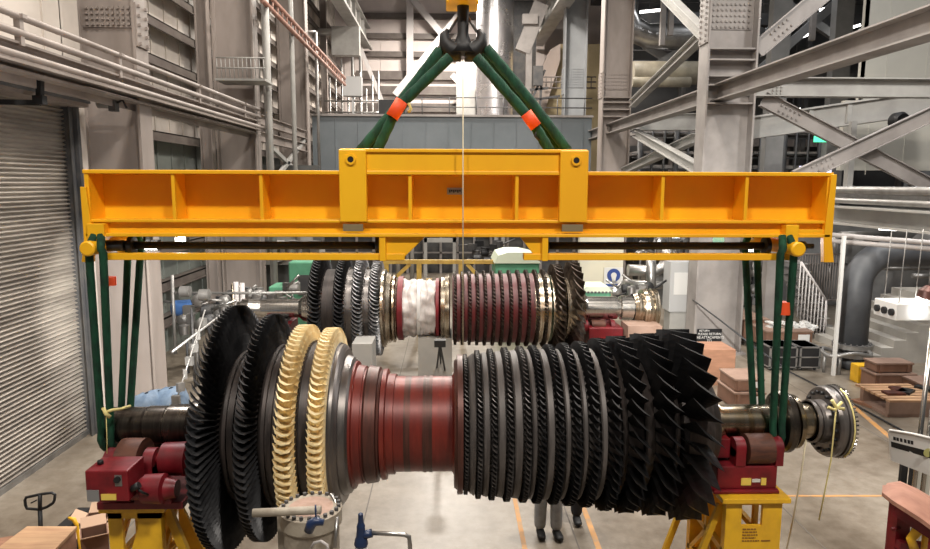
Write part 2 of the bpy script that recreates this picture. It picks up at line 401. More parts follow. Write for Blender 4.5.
for k in range(20):
    t = 2*PI*k/20; c = V((rx(821), YR + math.cos(t)*29*S, CZ + math.sin(t)*29*S)); MB().rod(c, c - V((.03,0,0)), .018, 8).build('flange_bolt', BLK, rot1)

# ---- rear rotor
Y2 = 14.7; B0 = at(450, 308, Y2); CZ2 = B0.z; S2 = .02215
def rx2(px): return at(px, 308, Y2).x
rot2 = thing('turbine_rotor', (rx2(450), Y2, CZ2), 'second turbine rotor farther back with grey discs, a plastic-wrapped middle and dark red compressor end', 'turbine rotor')
def disc2(name, prof, m_, n=72):
    mb = MB(); mb.lathe([(rx2(p), r*S2) for p, r in prof], (0, Y2, CZ2), 'X', n); return mb.build(name, m_, rot2)
disc2('journal_shaft', [(238,7),(243,7),(243,9.5),(250,9.5),(262,8),(262,9),(300,9.5),(304,13),(312,15),(318,20)], STEEL)
for k, (p, r) in enumerate(((322,52),(345,51),(362,50),(378,47))):
    dd = disc2('turbine_disc', [(p-4,20),(p-3,38),(p+3,39),(p+4,22)], DRUM)
    blade_ring(76, 38*S2, r*S2, .26 if k else .3, .1, .7, .22, .045, rx2(p), Y2, CZ2, ph=k).build('blade_ring', BLADE if k == 0 else (BLADEG if k > 1 else BLADE), dd)
    if k < 3:
        q = (345,362,378)[k]
        disc2('spacer_drum', [(p+4,36),(p+4,41),(p+6,41),(p+6,39),(q-6,39),(q-6,40.5),(q-4,40.5),(q-4,34)], DRUMG if k else DRUM)
disc2('cone_disc', [(383,39),(386,39),(388,36),(392,34),(394,31)], BRONZE)
disc2('bronze_ring', [(394,30),(394,34),(396,34),(397,31),(399,30)], BRONZE)
disc2('red_band', [(399,29),(399,32),(404,32),(404,29)], RED)
m = MB(); prof = [(403+i*1.65, 27.6+.7*math.sin(i*1.3)) for i in range(21)]
m.lathe([(rx2(p), r*S2) for p, r in prof], (0, Y2, CZ2), 'X', 60)
rr = random.Random(3)
def crump(v):
    th = math.atan2(v.z-CZ2, v.y-Y2); f = 1 + .035*math.sin(th*9 + v.x*7) + .025*math.sin(th*17 - v.x*13)
    return V((v.x + .03*math.sin(th*5 + v.x*9), Y2 + (v.y-Y2)*f, CZ2 + (v.z-CZ2)*f))
m.v = [crump(v) for v in m.v]
m.build('plastic_wrap', PLAST, rot2)
disc2('tape_strap', [(418,28.9),(421,28.9)], WHITE)
disc2('red_band', [(436,26),(436,30),(439,30),(439,26)], RED)
disc2('bronze_ring', [(439,27),(441,31),(445,31),(445,33),(449,34),(450,30)], BRONZE)
st2 = [455,462,469,476.5,484,492,500,508.5,517,525.5,534,542]
for i, p in enumerate(st2):
    q = st2[i+1] if i < 11 else 549
    dd = disc2('compressor_disc', [(p-2.5,28),(p-2.5,32),(p+1.5,32),(p+1.5,34+i*.1),(q-2.5,34+i*.1),(q-2.5,28)], REDCOMP if i < 10 else BRONZE)
    blade_ring(60, 31*S2, (36.8+i*.2)*S2, 4.4*S2, .5, .9, .12, .035, rx2(p), Y2, CZ2, secs=2, ph=i*.3).build('blade_ring', BLADEB, dd)
dd = disc2('compressor_disc', [(549,28),(549,33),(556,33),(562,30),(562,20)], BRONZE)
blade_ring(38, 31*S2, 44*S2, 11*S2, .4, .9, .12, .045, rx2(555), Y2, CZ2, secs=4, lean=.3).build('blade_ring', BLADEB, dd)
dd = disc2('compressor_disc', [(562,24),(563,31),(572,30),(578,26),(582,22),(582,12)], BRONZE)
blade_ring(28, 28*S2, 46.5*S2, 13*S2, .4, .95, .12, .05, rx2(572), Y2, CZ2, secs=4, lean=.4).build('blade_ring', BLADEB, dd)
disc2('journal_shaft', [(580,14),(586,12.5),(586,11.5),(616,11.5),(617,9.5),(619,9.5),(620,12),(632,12.5),(632,14)], STEEL)
disc2('coupling_flange', [(632,13),(636,15),(641,15),(641,18.5),(645,19.5),(647,19.5),(647,17.5),(650,17.5),(650,19.5),(655,19.5),(656,12)], BRONZE)

# ================================================================== LIFTING BEAM
YB0, YB1 = 6.18, 6.88       # front and rear faces
def bx(px, Y=YB0): return at(px, 200, Y).x
def bz(py, Y=YB0): return at(455, py, Y).z
lb = thing('lifting_beam', (bx(458), YR, bz(235)), 'long yellow steel spreader beam with stiffened web, spanning above both ends of the front rotor', 'lifting beam')
xl, xr = bx(84), bx(832)
zt, zb = bz(171), bz(235)
m = MB()
m.box(xl, xr, YB0, YB0+.30, zt-.035, zt)                     # top flange
m.box(xl, xr, YB0+.27, YB0+.30, zb+.04, zt-.035)             # web
m.box(xl, xr, YB0, YB0+.30, bz(223), bz(220))                # ledge
m.box(xl, xr, YB0+.05, YB0+.27, bz(234), bz(223))            # bottom channel face
m.box(xl, xr, YB0-.02, YB0+.32, bz(237), bz(233.5))
m.build('front_girder', YEL, lb, bevel=.006)
m = MB()
m.box(xl, xr, YB1-.30, YB1, zt-.035, zt); m.box(xl, xr, YB1-.30, YB1-.27, zb+.04, zt-.035); m.box(xl, xr, YB1-.32, YB1, bz(237), bz(220))
m.build('rear_girder', YEL, lb, bevel=.006)
for p in (173, 261, 410, 517, 663, 747):
    MB().box(bx(p)-.016, bx(p)+.016, YB0+.015, YB0+.27, bz(221), zt-.03).build('stiffener', YEL, lb, bevel=.004)
for p in (87, 829):
    MB().box(bx(p)-.02, bx(p)+.02, YB0+.01, YB1, bz(221), zt-.03).build('end_plate', YEL, lb, bevel=.004)
MB().prism([(bx(343),bz(219)),(bx(583),bz(219)),(bx(587),bz(215)),(bx(587),bz(152)),(bx(584),bz(149.5)),(bx(343),bz(149.5)),(bx(340),bz(152)),(bx(340),bz(216))], YB0+.305, YB1-.305).build('centre_core', YEL, lb, bevel=.006)
m = MB()
m.box(bx(366), bx(559), YB0+.01, YB0+.31, bz(174.5), bz(150)).box(bx(341), bx(586), YB0-.012, YB1, bz(152.5), bz(149))
m.build('centre_band', YEL, lb, bevel=.006)
for a, b, hx in ((340, 367, 352), (559, 587, 574.5)):
    r = 3.5
    m = MB(); m.prism([(bx(a),bz(222)),(bx(b),bz(222)),(bx(b),bz(150)),(bx(a),bz(150))], YB0-.03, YB0+.05)
    pl = m.build('cheek_plate', YEL, lb, bevel=.008)
    MB().lathe([(YB0-.034, .045),(YB0-.05,.045),(YB0-.05,.028)], (bx(hx), 0, bz(160)), 'Y', 20, caps=False).build('pin_boss', YEL, pl)
    tag(MB().lathe([(YB0-.045, .028),(YB0-.04, .001)], (bx(hx), 0, bz(160)), 'Y', 16).build('pin_hole', BLK, pl), 'dark pin hole')
    MB().box(bx(a+3), bx(b-4), YB0-.035, YB0-.022, bz(231), bz(224)).build('weld_patch', mat('worn_metal', (.22,.17,.09), .6), lb)
# lower rails and rods, gussets
for a, b in ((97, 404), (525, 800)):
    for yy in (YB0+.02,):
        MB().box(bx(a), bx(b), yy, yy+.10, bz(260.5), bz(254)).build('lower_rail', YEL, lb, bevel=.005)
for a, b in ((122, 376), (549, 776)):
    for yy in (YB0+.14,):
        m = MB(); m.rod((bx(a), yy, bz(247)), (bx(b), yy, bz(247)), .037, 14)
        for e in (a, b): m.lathe([(-.03,.03),(-.02,.085),(.02,.085),(.03,.03)], (bx(e), yy, bz(247)), 'X', 20)
        tag(m.build('adjusting_rod', BLK, lb), 'black rod')
for poly in ([(378,236),(432,236),(404,260),(378,260)], [(525,260),(552,260),(552,236),(520,236)]):
    pass
for a, b, c in ((378, 404, 428), (549, 522, 522)):
    pts = [(bx(378),bz(236)),(bx(426),bz(236)),(bx(400),bz(261)),(bx(378),bz(261))] if a == 378 else [(bx(520),bz(236)),(bx(549),bz(236)),(bx(549),bz(261)),(bx(540),bz(261))]
    g = MB().prism(pts, YB0+.03, YB0+.07).build('gusset', YEL, lb, bevel=.004)
    e = 382 if a == 378 else 546
    MB().box(bx(e-3), bx(e+3), YB0-.01, YB1-.02, bz(261), bz(236)).build('gusset_flange', YEL, lb, bevel=.004)
# end hangers
for sg, pin, out, inn in ((-1, 92.5, 82, 110), (1, 793.5, 834, 776)):
    w = lambda q: bx(q)
    m = MB()
    lo, hi = sorted((w(pin-8 if sg > 0 else pin-5), w(pin+5 if sg > 0 else pin+12)))
    m.box(lo, hi, YB0-.05, YB0+.06, bz(241), bz(224)); m.box(lo, hi, YB1-.1, YB1+.02, bz(241), bz(224))
    m.build('hanger_block', YEL, lb, bevel=.006)
    m = MB(); m.lathe([(YB0-.16,.055),(YB0-.15,.068),(YB1+.1,.068),(YB1+.11,.055)], (w(pin), 0, bz(247.5)), 'Y', 28); m.build('sling_pin', YEL, lb)
    xo = w(out)
    pts = [(xo, bz(173 if sg > 0 else 188)), (xo, bz(240)), (xo + sg*.035, bz(262)), (xo - sg*.06, bz(262)), (xo - sg*.08, bz(238)), (xo - sg*.05, bz(173 if sg > 0 else 188))]
    MB().prism(pts, YB0-.02, YB0+.04).build('end_cheek', YEL, lb, bevel=.004)
    MB().prism(pts, YB1-.06, YB1).build('end_cheek', YEL, lb, bevel=.004)
    lo, hi = sorted((w(out-2 if sg > 0 else out+2), w(pin)))
    MB().box(lo, hi, YB0, YB0+.06, bz(234), bz(229)).build('hanger_strap', YEL, lb, bevel=.004)
    m = MB(); m.rod((w(pin + sg*14), YB0+.1, bz(247)), (w(pin + sg*20 if sg > 0 else pin+24), YB0+.1, bz(247)), .05, 14); m.rod((w(pin + 12), YB0+.12, bz(247)), (w(pin + 30), YB0+.12, bz(247)), .025, 10)
    m.build('rod_nut', BLK, lb)
pl = MB().box(bx(447), bx(463), YB0+.245, YB0+.272, bz(195), bz(188)).build('maker_plate', mat('plate_grey', (.45,.5,.52), .4), lb)
m = MB()
for k in range(6): m.box(bx(449.3+k*2.1), bx(450.5+k*2.1), YB0+.238, YB0+.246, bz(193-(k%2)), bz(190))
m.build('plate_lettering', BLK, pl)
# work lights under the beam
for p, q in ((146, 246), (178, 240), (755, 247)):
    c = V((bx(p, 6.95), 6.95, bz(q, 6.95)))
    wl = MB().cbox(c + V((0,.05,0)), .18 if p != 178 else .12, .08, .11).build('work_light', BLK, lb)
    MB().cbox(c, .15 if p != 178 else .09, .02, .08).build('lens', LAMP, wl)
    MB().box(c.x-.012, c.x+.012, 6.86, c.y+.08, c.z+.03, bz(236)).build('lamp_bracket', BLK, wl)
m = MB().lathe([(0,.001),(.03,.05),(.06,.06)], (bx(723,6.7), 6.7, bz(240,6.7)), 'Y', 16); tag(m.build('green_reflection', mat('pale_green_reflection', (.45,.8,.6), .3, emit=(.4,.8,.6), es=.6), lb), 'small green reflection, added as a glowing part')  # green reflection under the beam, put in as a small glowing cone

# ---- hook block and hook
hk = at(462, 40, YR)
hook = thing('crane_hook', (hk.x, YR, at(462,58,YR).z), 'black twin-prong ramshorn hook below the yellow crane block at top centre', 'crane hook')
zz = lambda q: at(462, q, YR).z
xx = lambda p: at(p, 40, YR).x
m = MB(); m.tube([(xx(463), YR, zz(0)), (xx(463), YR, zz(10)), (xx(463), YR, zz(34)), (xx(463), YR, zz(44)), (xx(463), YR, zz(54))], [.06,.055,.052,.085,.14], 20)
for sg in (-1, 1):
    pts = [(463+sg*2,52),(463+sg*7,52),(463+sg*13,49),(463+sg*18,42),(463+sg*18.5,35),(463+sg*15,29.5)]
    m.tube([(xx(p), YR, zz(q)) for p, q in pts], [.09,.095,.085,.062,.045,.018], 14)
m.build('hook_body', BLK, hook)
for sg in (-1, 1):
    MB().rod((xx(463+sg*4), YR, zz(16)), (xx(463+sg*14), YR, zz(32)), .014, 8).build('safety_latch', GALV, hook)
m = MB(); m.box(xx(446), xx(478), YR-.22, YR+.22, zz(6), zz(-30)); m.box(xx(446), xx(449), YR-.24, YR-.2, zz(9), zz(6)); m.box(xx(475), xx(478), YR-.24, YR-.2, zz(9), zz(6))
tag(m.build('hook_block', YEL, hook, bevel=.012), 'yellow hook block')
for p in (453, 471):
    MB().rod((xx(p), YR, zz(-30)), (xx(p), YR, 13.5), .012, 8).build('hoist_rope', DGREY, hook)

# ---- upper slings
def sling(name, paths, r, label, tagpts=None):
    t = thing(name, paths[0][0], label, 'lifting sling', 'green round slings of the lift')
    for p in paths:
        n = len(p); rs = [r*(1+.06*math.sin(i*2.7)) for i in range(n)]
        MB().tube(p, rs, 10).build('sling_strand', GREEN, t)
    return t
def lerp(a, b, n, sag=0): return [V(a).lerp(V(b), i/n) + V((0,0,-sag*4*(i/n)*(1-i/n))) for i in range(n+1)]
def Pt(p, q, Y): return at(p, q, Y)
LT = 'green round sling running from hook down to %s end of the beam cap'
u1 = sling('lifting_sling', [lerp(Pt(440,50,6.62), Pt(360,151,6.60), 14, .02), lerp(Pt(450,57,6.48), Pt(397,108,6.46), 7)[:-1] + lerp(Pt(397,108,6.46), Pt(377,151,6.52), 7), lerp(Pt(445,48,6.72), Pt(368,151,6.74), 14)], .050,
           'green round sling from left hook prong to beam cap, cord by its orange tag')
u2 = sling('lifting_sling', [lerp(Pt(486,48,6.62), Pt(568,151,6.6), 14, -.02), lerp(Pt(476,57,6.48), Pt(531,120,6.46), 7)[:-1] + lerp(Pt(531,120,6.46), Pt(550,151,6.52), 7), lerp(Pt(482,48,6.72), Pt(561,151,6.74), 14)], .050,
           'green round sling from the right hook prong to the right of the beam cap')
for t, a, b in ((u1, (389,116), (401,99)), (u2, (538,127), (524,110))):
    pass
m = MB(); m.tube([Pt(392,117,6.45), Pt(402,101,6.46)], .062, 14); tag(m.build('tag_sleeve', ORANGE, u1), 'orange tag sleeve')
m = MB(); m.tube([Pt(536,127,6.46), Pt(526,113,6.46)], .058, 14); tag(m.build('tag_sleeve', ORANGE, u2), 'orange tag sleeve')
m = MB(); m.tube([Pt(403,100,6.45), Pt(409,104,6.45), Pt(411,109,6.45), Pt(408,112,6.45)], .014, 8); m.build('pull_cord', ROPE, u1)
m = MB(); m.tube([Pt(537,128,6.45), Pt(535,136,6.45), Pt(539,140,6.45)], .012, 8); m.build('pull_cord', BLK, u2)

# ---- lower slings (basket under the shaft ends)
def basket(xp, xs, rs, front, back, label, dx=.09):
    t = thing('lifting_sling', (xs, YR, CZ - rs), label, 'lifting sling', 'green round slings of the lift')
    zp = bz(247.5)
    for k in (-1, 1):
        pts = []
        for yy, q in ((front, 0), (back, 1)):
            pass
        F = [V((xp + k*.03, front - .03, zp + .11)), V((xp + k*dx*.6, front - .10, zp)), ]
        n = 10
        dn = [V((xp + k*dx*.7, front - .08, zp - .05)).lerp(V((xs + k*.045, YR - rs - .01, CZ + .02)), i/n) for i in range(n+1)]
        arc = [V((xs + k*.045, YR - math.cos(a)*(rs+.045), CZ - math.sin(a)*(rs+.045))) for a in [PI*j/10 for j in range(11)]]
        up = [V((xs + k*.045, YR + rs + .01, CZ + .02)).lerp(V((xp + k*dx*.7, back + .02, zp - .05)), i/n) for i in range(n+1)]
        top = [V((xp + k*dx*.6, back + .02, zp)), V((xp + k*.03, back, zp + .09))]
        path = F + dn + arc[1:-1] + up + top
        MB().tube(path, .035, 10).build('sling_strand', GREEN, t)
    return t
s1 = basket(bx(97), rx(116), 18.5*S, YB0, YB1-.05, 'green basket sling looped under the dark left journal of the front rotor')
s2 = basket(bx(786.5), rx(767), 20*S, YB0, YB1-.05, 'green basket sling looped under the right journal of the front rotor')
m = MB(); c = V((bx(101), 6.25, bz(282))); m.lathe([(-.04,.05),(.04,.05)], c, 'Z', 10); tag(m.build('tag_sleeve', ORANGE, s1), 'small orange tag')
m = MB(); c = at(784, 308, 6.2); m.lathe([(-.06,.06),(.06,.06)], c, 'Z', 10); tag(m.build('tag_sleeve', ORANGE, s2), 'small orange tag')
# tie ropes
m = MB(); rr = random.Random(5)
m.tube([at(104,413,6.2), at(112,410,6.2), at(121,409,6.3), at(130,406,6.45)], .014, 7); m.tube([at(103,408,6.2), at(106,414,6.18), at(110,417,6.2)], .018, 7)
m.tube([at(106,414,6.2), at(107,440,6.2), at(107,470,6.2)], .004, 6)
tag(m.build('tie_rope', ROPE), 'short yellow rope knotted round the left sling on the dark journal', 'rope')
m = MB()
fl = lambda t, rad, x: V((x, YR - math.cos(t)*rad, CZ + math.sin(t)*rad))
m.tube([fl(a, 36.9*S, rx(833)) for a in [-.9 + i*.25 for i in range(10)]], .008, 7)
m.tube([at(832,400,6.15), at(837,408,6.14), at(844,409,6.16)], .016, 7); m.tube([at(842,402,6.15), at(835,410,6.14), at(828,407,6.16)], .016, 7)
m.tube([at(836,410,6.14), at(834,430,6.14), at(831,460,6.16), at(825,490,6.2), at(819,520,6.3)], .007, 7)
tag(m.build('tie_rope', ROPE), 'yellow rope tied over the right coupling flange, its tail hanging down', 'rope')
m = MB(); m.tube([at(806,440,6.4), at(801,475,6.4), at(793,520,6.4), atz(786,552,.02)], .009, 6); tag(m.build('tag_line', ROPEW), 'thin cream cord hanging from the right journal to the floor', 'rope')
m = MB(); m.tube([at(463,60,6.05), at(463,200,6.05), at(463,345,6.05)], .006, 6); tag(m.build('tag_line', ROPEW), 'thin straight cream cord hanging in front of the middle of the yellow beam', 'rope')

# ================================================================== FLOOR
struct(MB().box(-12, 26, -2, 50, -.2, 0), 'floor', FLOORM)
def floor_line(a, b, w, m_, name):
    A, B = atz(*a), atz(*b); mb = MB(); mb.bar(A + V((0,0,.002)), B + V((0,0,.002)), w, .004); return struct(mb, name, m_)
floor_line((785,496), (890,496), .05, ORANL, 'trim_1')
floor_line((513,490), (527,560), .06, ORANL, 'trim_2')
floor_line((575,485), (603,560), .07, ORANL, 'trim_3')
floor_line((840,395), (905,450), .10, ORANL, 'trim_4')
jm = MB()
for x in (-4.1, -1.1, 1.6, 4.6, 7.6, 10.6): jm.box(x-.008, x+.008, 2, 45, .0005, .003)
for y in (12.6, 18, 24, 30): jm.box(-7, 20, y-.008, y+.008, .0005, .0035)
struct(jm, 'trim_5', JOINT)

# ================================================================== STANDS UNDER THE FRONT ROTOR
def stand(xc, w, y0, y1, ztop, label, seethru, par='support_stand'):
    t = thing(par, (xc, (y0+y1)/2, 0), label, 'stand', 'yellow stands under the front rotor')
    m = MB()
    m.box(xc-w/2-.06, xc+w/2+.06, y0-.05, y1+.05, ztop-.05, ztop); m.build('top_plate', YEL2, t, bevel=.006)
    m = MB(); m.box(xc-w/2-.12, xc+w/2+.12, y0-.1, y1+.1, 0, .04); m.build('base_plate', YEL2, t, bevel=.006)
    return t
# right stand
R0, R1 = at(727,497,6.15), at(783,497,6.15); xc = (R0.x+R1.x)/2; w = (R1.x-R0.x)
ZS = R0.z
t = stand(xc, w, 6.15, 7.15, ZS, 'yellow steel stand with a cut-out front plate below the right red roller cradle', 1)
m = MB()      # front plate with rectangular window
wx0, wx1 = at(742,510,6.15).x, at(763,510,6.15).x; wz1, wz0 = at(750,505,6.15).z, at(750,526,6.15).z
x0, x1 = xc-w/2, xc+w/2
for a, b, c, d in ((x0,wx0,.04,ZS-.05),(wx1,x1,.04,ZS-.05),(wx0,wx1,.04,wz0),(wx0,wx1,wz1,ZS-.05)): m.box(a, b, 6.15, 6.19, c, d)
fp = m.build('front_plate', YEL2, t)
m = MB()
for k, ln in enumerate((14, 15, 16, 14, 18)):
    z = at(750, 529+k*2.9, 6.15).z
    xq = at(742.5, 530, 6.15).x; q = 0
    rr = random.Random(k)
    while q < ln:
        wd = rr.uniform(1.5, 4); m.box(xq + q*.0094, xq + min(q+wd, ln)*.0094, 6.143, 6.15, z-.006, z+.006); q += wd + .8
m.box(at(761,540,6.15).x, at(770,540,6.15).x, 6.143, 6.15, at(750,540.6,6.15).z-.006, at(750,540.6,6.15).z+.006)
m.build('stencil_lettering', mat('stencil_brown', (.25,.12,.02), .6), fp)
m = MB(); m.box(x0, x1, 7.11, 7.15, .04, ZS-.05); m.build('rear_plate', YEL2, t)
for sx in (x0, x1-.05):
    m = MB()
    for yy in (6.19, 6.62, 7.06): m.box(sx, sx+.05, yy, yy+.05, .04, ZS-.05)
    for z in (.3, .75): m.box(sx, sx+.05, 6.19, 7.11, z, z+.06)
    m.bar((sx+.025, 6.22, .3), (sx+.025, 6.62, .78), .04, .05); m.bar((sx+.025, 7.08, .3), (sx+.025, 6.62, .78), .04, .05)
    m.build('side_frame', YEL2, t)
m = MB(); m.bar((x0-.03, 7.0, .05), (x0-.42, 6.9, .05), .5, .04)
for yy in (6.3, 7.0): m.bar((x0-.38, yy, .05), (x0, yy, ZS-.15), .05, .06)
m.build('outrigger', YEL2, t)
t2r = t
# red cradle on it
ck = thing('roller_cradle', (xc, 6.65, ZS), 'red roller cradle with one broad rusty roller under the right journal', 'roller cradle', 'red roller cradles under the front rotor')
zc1 = at(750,468,6.2).z
m = MB(); m.box(at(714,490,6.2).x, at(780,490,6.2).x, 6.2, 7.05, ZS, ZS+.04); m.box(at(719,480,6.2).x, at(779,480,6.2).x, 6.24, 7.0, ZS+.04, zc1); m.build('cradle_body', RED, ck, bevel=.012)
zr = CZ - 17*S
rr_ = .155
xr0, xr1 = at(741,450,6.4).x, at(766,450,6.4).x
for yy, ro in ((6.6-.27, .15), (6.6+.27, .15)):
    zc = CZ - math.sqrt((17*S+ro)**2 - .27**2) - .004
    m = MB(); m.lathe([(xr0, ro-.02),(xr0, ro),(xr1, ro),(xr1, ro-.02)], (0, yy, zc), 'X', 36); tag(m.build('roller', ROLLER, ck), 'rusty brown roller')
    for xa, xb in ((xr0-.12, xr0-.02), (xr1+.02, xr1+.1)):
        m = MB(); m.box(xa, xb, yy-.1, yy+.1, zc1, zc+.02); m.lathe([(xa,.1),(xb,.1)], (0, yy, zc+.02), 'X', 20); m.build('bearing_block', RED, ck, bevel=.006)
m = MB(); m.lathe([(at(706,1,6.3).x, .1), (at(714,1,6.3).x, .12), (at(736,1,6.3).x, .12)], (0, 6.42, zc1+.1), 'X', 24); m.cbox((at(722,440,6.3).x, 6.5, zc1+.14), .22, .3, .2); m.build('cradle_motor', RED, ck, bevel=.008)
for a, b in ((741,751),(761,766)):
    MB().box(at(a,480,6.24).x, at(b,480,6.24).x, 6.232, 6.24, at(750,485,6.24).z, at(750,478,6.24).z).build('warning_label', mat('yellow_label', (.75,.55,.1), .5), ck)
m = MB(); m.box(at(752,480,6.24).x, at(760,480,6.24).x, 6.232, 6.24, at(750,482,6.24).z, at(750,479,6.24).z); m.build('white_label', WHITE, ck)

# left stand + drive head
L0, L1 = at(107,506,6.1), at(160,506,6.1); xc = (L0.x+L1.x)/2; w = L1.x-L0.x; ZS = L0.z
t = stand(xc, w, 6.1, 7.2, ZS, 'yellow open-frame stand below the red motor-driven roller head at left', 1)
m = MB()
x0, x1 = xc-w/2, xc+w/2
m.box(x0, x0+.13, 6.1, 6.14, .04, ZS-.05); m.box(x1-.22, x1, 6.1, 6.14, .04, ZS-.05); m.box(x0, x1, 6.1, 6.14, .04, .52); m.bar((x0+.1, 6.12, .5), (x1-.15, 6.12, ZS-.12), .03, .07); m.box(x0, x1, 6.1, 6.14, ZS-.13, ZS-.05)
m.build('front_plate', YEL2, t)
m = MB(); m.box(x0, x0+.14, 7.14, 7.18, .04, ZS-.05); m.box(x1-.14, x1, 7.14, 7.18, .04, ZS-.05); m.box(x0, x1, 7.14, 7.18, .04, .3); m.build('rear_plate', YEL2, t)
for sx in (x1-.05, x0):
    m = MB()
    for yy in (6.14, 6.62, 7.1): m.box(sx, sx+.05, yy, yy+.05, .04, ZS-.05)
    for z in (.3, .75): m.box(sx, sx+.05, 6.14, 7.14, z, z+.05)
    for ya, yb in ((6.16, 6.64), (7.12, 6.64)): m.bar((sx+.025, ya, .8), (sx+.025, yb, ZS-.1), .04, .05)
    m.build('side_frame', YEL2, t)
m = MB(); 
for yy in (6.25, 7.05): m.bar((x1+.40, yy, .05), (x1, yy, ZS-.1), .06, .08)
m.prism([(x1,.04),(x1+.42,.04),(x1, ZS-.3)], 6.62, 6.66)
m.build('outrigger', YEL2, t)
hd = thing('roller_drive', (xc, 6.6, ZS), 'red motor-driven roller head with control box under the dark left journal', 'roller drive', 'red roller cradles under the front rotor')
m = MB(); m.box(at(98,502,6.05).x, at(184,502,6.05).x, 6.02, 7.2, ZS, ZS+.07); m.build('bed_plate', RED, hd, bevel=.008)
bx0, bx1 = at(85,480,5.75).x, at(128,480,5.75).x; z0, z1 = at(100,502,5.75).z, at(100,471,5.75).z
cb = MB().box(bx0, bx1, 5.75, 6.08, z0, z1).build('control_box', RED, hd, bevel=.012)
MB().box(bx0+.01, at(99,490,5.75).x, 5.742, 5.75, z0+.01, at(90,490,5.75).z).build('grey_label', mat('label_grey', (.2,.2,.2), .5), cb)
MB().box(at(101,490,5.75).x, at(116,490,5.75).x, 5.742, 5.75, z0+.02, at(90,494,5.75).z).build('yellow_label', mat('yellow_label', (.75,.55,.1), .5), cb)
MB().lathe([(5.72,.028),(5.75,.028)], (at(118,479,5.75).x, 0, at(118,479,5.75).z), 'Y', 16).build('selector_switch', BLK, cb)
MB().box(at(115,480,5.75).x, at(122,480,5.75).x, 5.744, 5.75, at(118,486,5.75).z, at(118,475,5.75).z).build('switch_plate', GALV, cb)
MB().rod((at(98,470,5.85).x, 5.9, z1), (at(98,470,5.85).x, 5.9, z1+.035), .025, 12).build('button', BLK, cb)
xr0, xr1 = at(124,450,6.3).x, at(146,450,6.3).x
for yy in (YR-.33, YR+.33):
    ro = .23; zc = CZ - math.sqrt((18*S+ro)**2 - .33**2) - .004
    m = MB(); m.lathe([(xr0, ro-.02),(xr0, ro),(xr1, ro),(xr1, ro-.02)], (0, yy, zc), 'X', 36); tag(m.build('roller', ROLLER, hd), 'rusty brown roller')
    for xa, xb in ((xr0-.14, xr0-.02), (xr1+.02, xr1+.12)):
        m = MB(); m.box(xa, xb, yy-.14, yy+.14, ZS+.07, zc); m.lathe([(xa,.14),(xb,.14)], (0, yy, zc), 'X', 24); m.build('bearing_block', RED, hd, bevel=.006)
m = MB(); c = at(175,462,6.2)
m.lathe([(c.x-.28,.05),(c.x-.16,.06),(c.x-.14,.155),(c.x+.10,.165),(c.x+.12,.12),(c.x+.13,.03)], (0, 6.28, c.z), 'X', 28); m.build('drive_motor', RED, hd)
m = MB(); c = at(152,490,5.95); m.lathe([(-.24,.07),(-.22,.10),(-.1,.10),(-.08,.13),(.1,.14),(.12,.10),(.22,.08)], (c.x, 5.98, c.z), 'X', 24); m.cbox((c.x, 6.05, c.z-.09), .34, .2, .1); m.build('gearbox', RED, hd, bevel=.006)
m = MB(); c = at(136,487,5.8); m.rod(c - V((.04,0,.02)), c + V((.03,0,.02)), .03, 12); m.tube([c, c + V((.05,0,-.05)), c + V((.08,.05,-.1))], .012, 8); m.build('cable_gland', BLK, hd)

# ================================================================== LEFT SIDE
XW = -7.35
# left wall cladding with ribs
m = MB()
m.box(XW-.1, XW, 12.0, 46, 5.6, 17)
y = 12.0
while y < 46:
    m.box(XW, XW+.03, y, y+.05, 5.6, 17); y += .9
struct(m, 'wall_left', SIDING)
m = MB(); m.box(XW-.1, XW, 12.0, 46, 0, 5.6)
y = 12.0
while y < 46: m.box(XW, XW+.03, y, y+.05, 0, 5.6); y += .9
tag(m.build('wall_left', SIDING2), kind='structure')
n = 6
for z in (1.0, 1.9, 2.8, 3.7, 4.6, 5.6, 6.5, 7.4, 8.3, 9.2, 10.1, 11.0, 11.9, 12.8, 13.7):
    m = MB(); m.box(XW+.02, XW+.30, 12.3, 46, z, z+.03); m.box(XW+.27, XW+.30, 12.3, 46, z-.2, z+.03); m.box(XW+.27, XW+.34, 12.3, 46, z-.21, z-.18); struct(m, 'trim_%d' % n, GIRT); n += 1
# wall above / around the door
XD = -6.35
m = MB()
m.box(XD-.35, XD-.05, 2, 11.75, 6.1, 14)
m.box(XD-.35, XD-.05, 11.72, 12.3, 0, 14)
y = 2.4
while y < 11.6: m.box(XD-.06, XD-.02, y, y+.04, 6.1, 14); y += 1.1
tag(m.build('wall_left', SIDING), kind='structure')
struct(MB().box(XD-.05, XD+.12, 2, 11.75, 8.15, 8.4).box(XD-.05, XD+.12, 2, 11.75, 9.9, 10.1), 'trim_%d' % n, GIRT); n += 1
# roll-up door
m = MB()
zs = 0.02; H = 5.8; pitch = .07; prof = []
k = 0
while zs + k*pitch < H:
    for j in range(6):
        a = j/6; prof.append((XD + .030*math.sin(a*2*PI), zs + (k+a)*pitch))
    k += 1
vs = [(x, 4.0, z) for x, z in prof] + [(x, 11.5, z) for x, z in prof]; N_ = len(prof)
m.add(vs, [(i, i+1, N_+i+1, N_+i) for i in range(N_-1)], True)
dr = struct(m, 'door_1', DOORM, fixn=False)
m = MB(); m.box(XD-.06, XD+.05, 4.0, 11.5, 0, .09); b_ = m.build('bottom_bar', GALV, dr)
m = MB()
m.channel((XD+.05, 11.50, 0), (XD+.05, 11.50, 5.8), .22, .10, .015, up=(1,0,0), side=-1)
m.box(XD-.05, XD+.22, 11.52, 11.58, 0, 5.9); m.box(XD+.0, XD+.16, 11.66, 11.72, 0, 5.9)
struct(m, 'trim_%d' % n, DGREY); n += 1
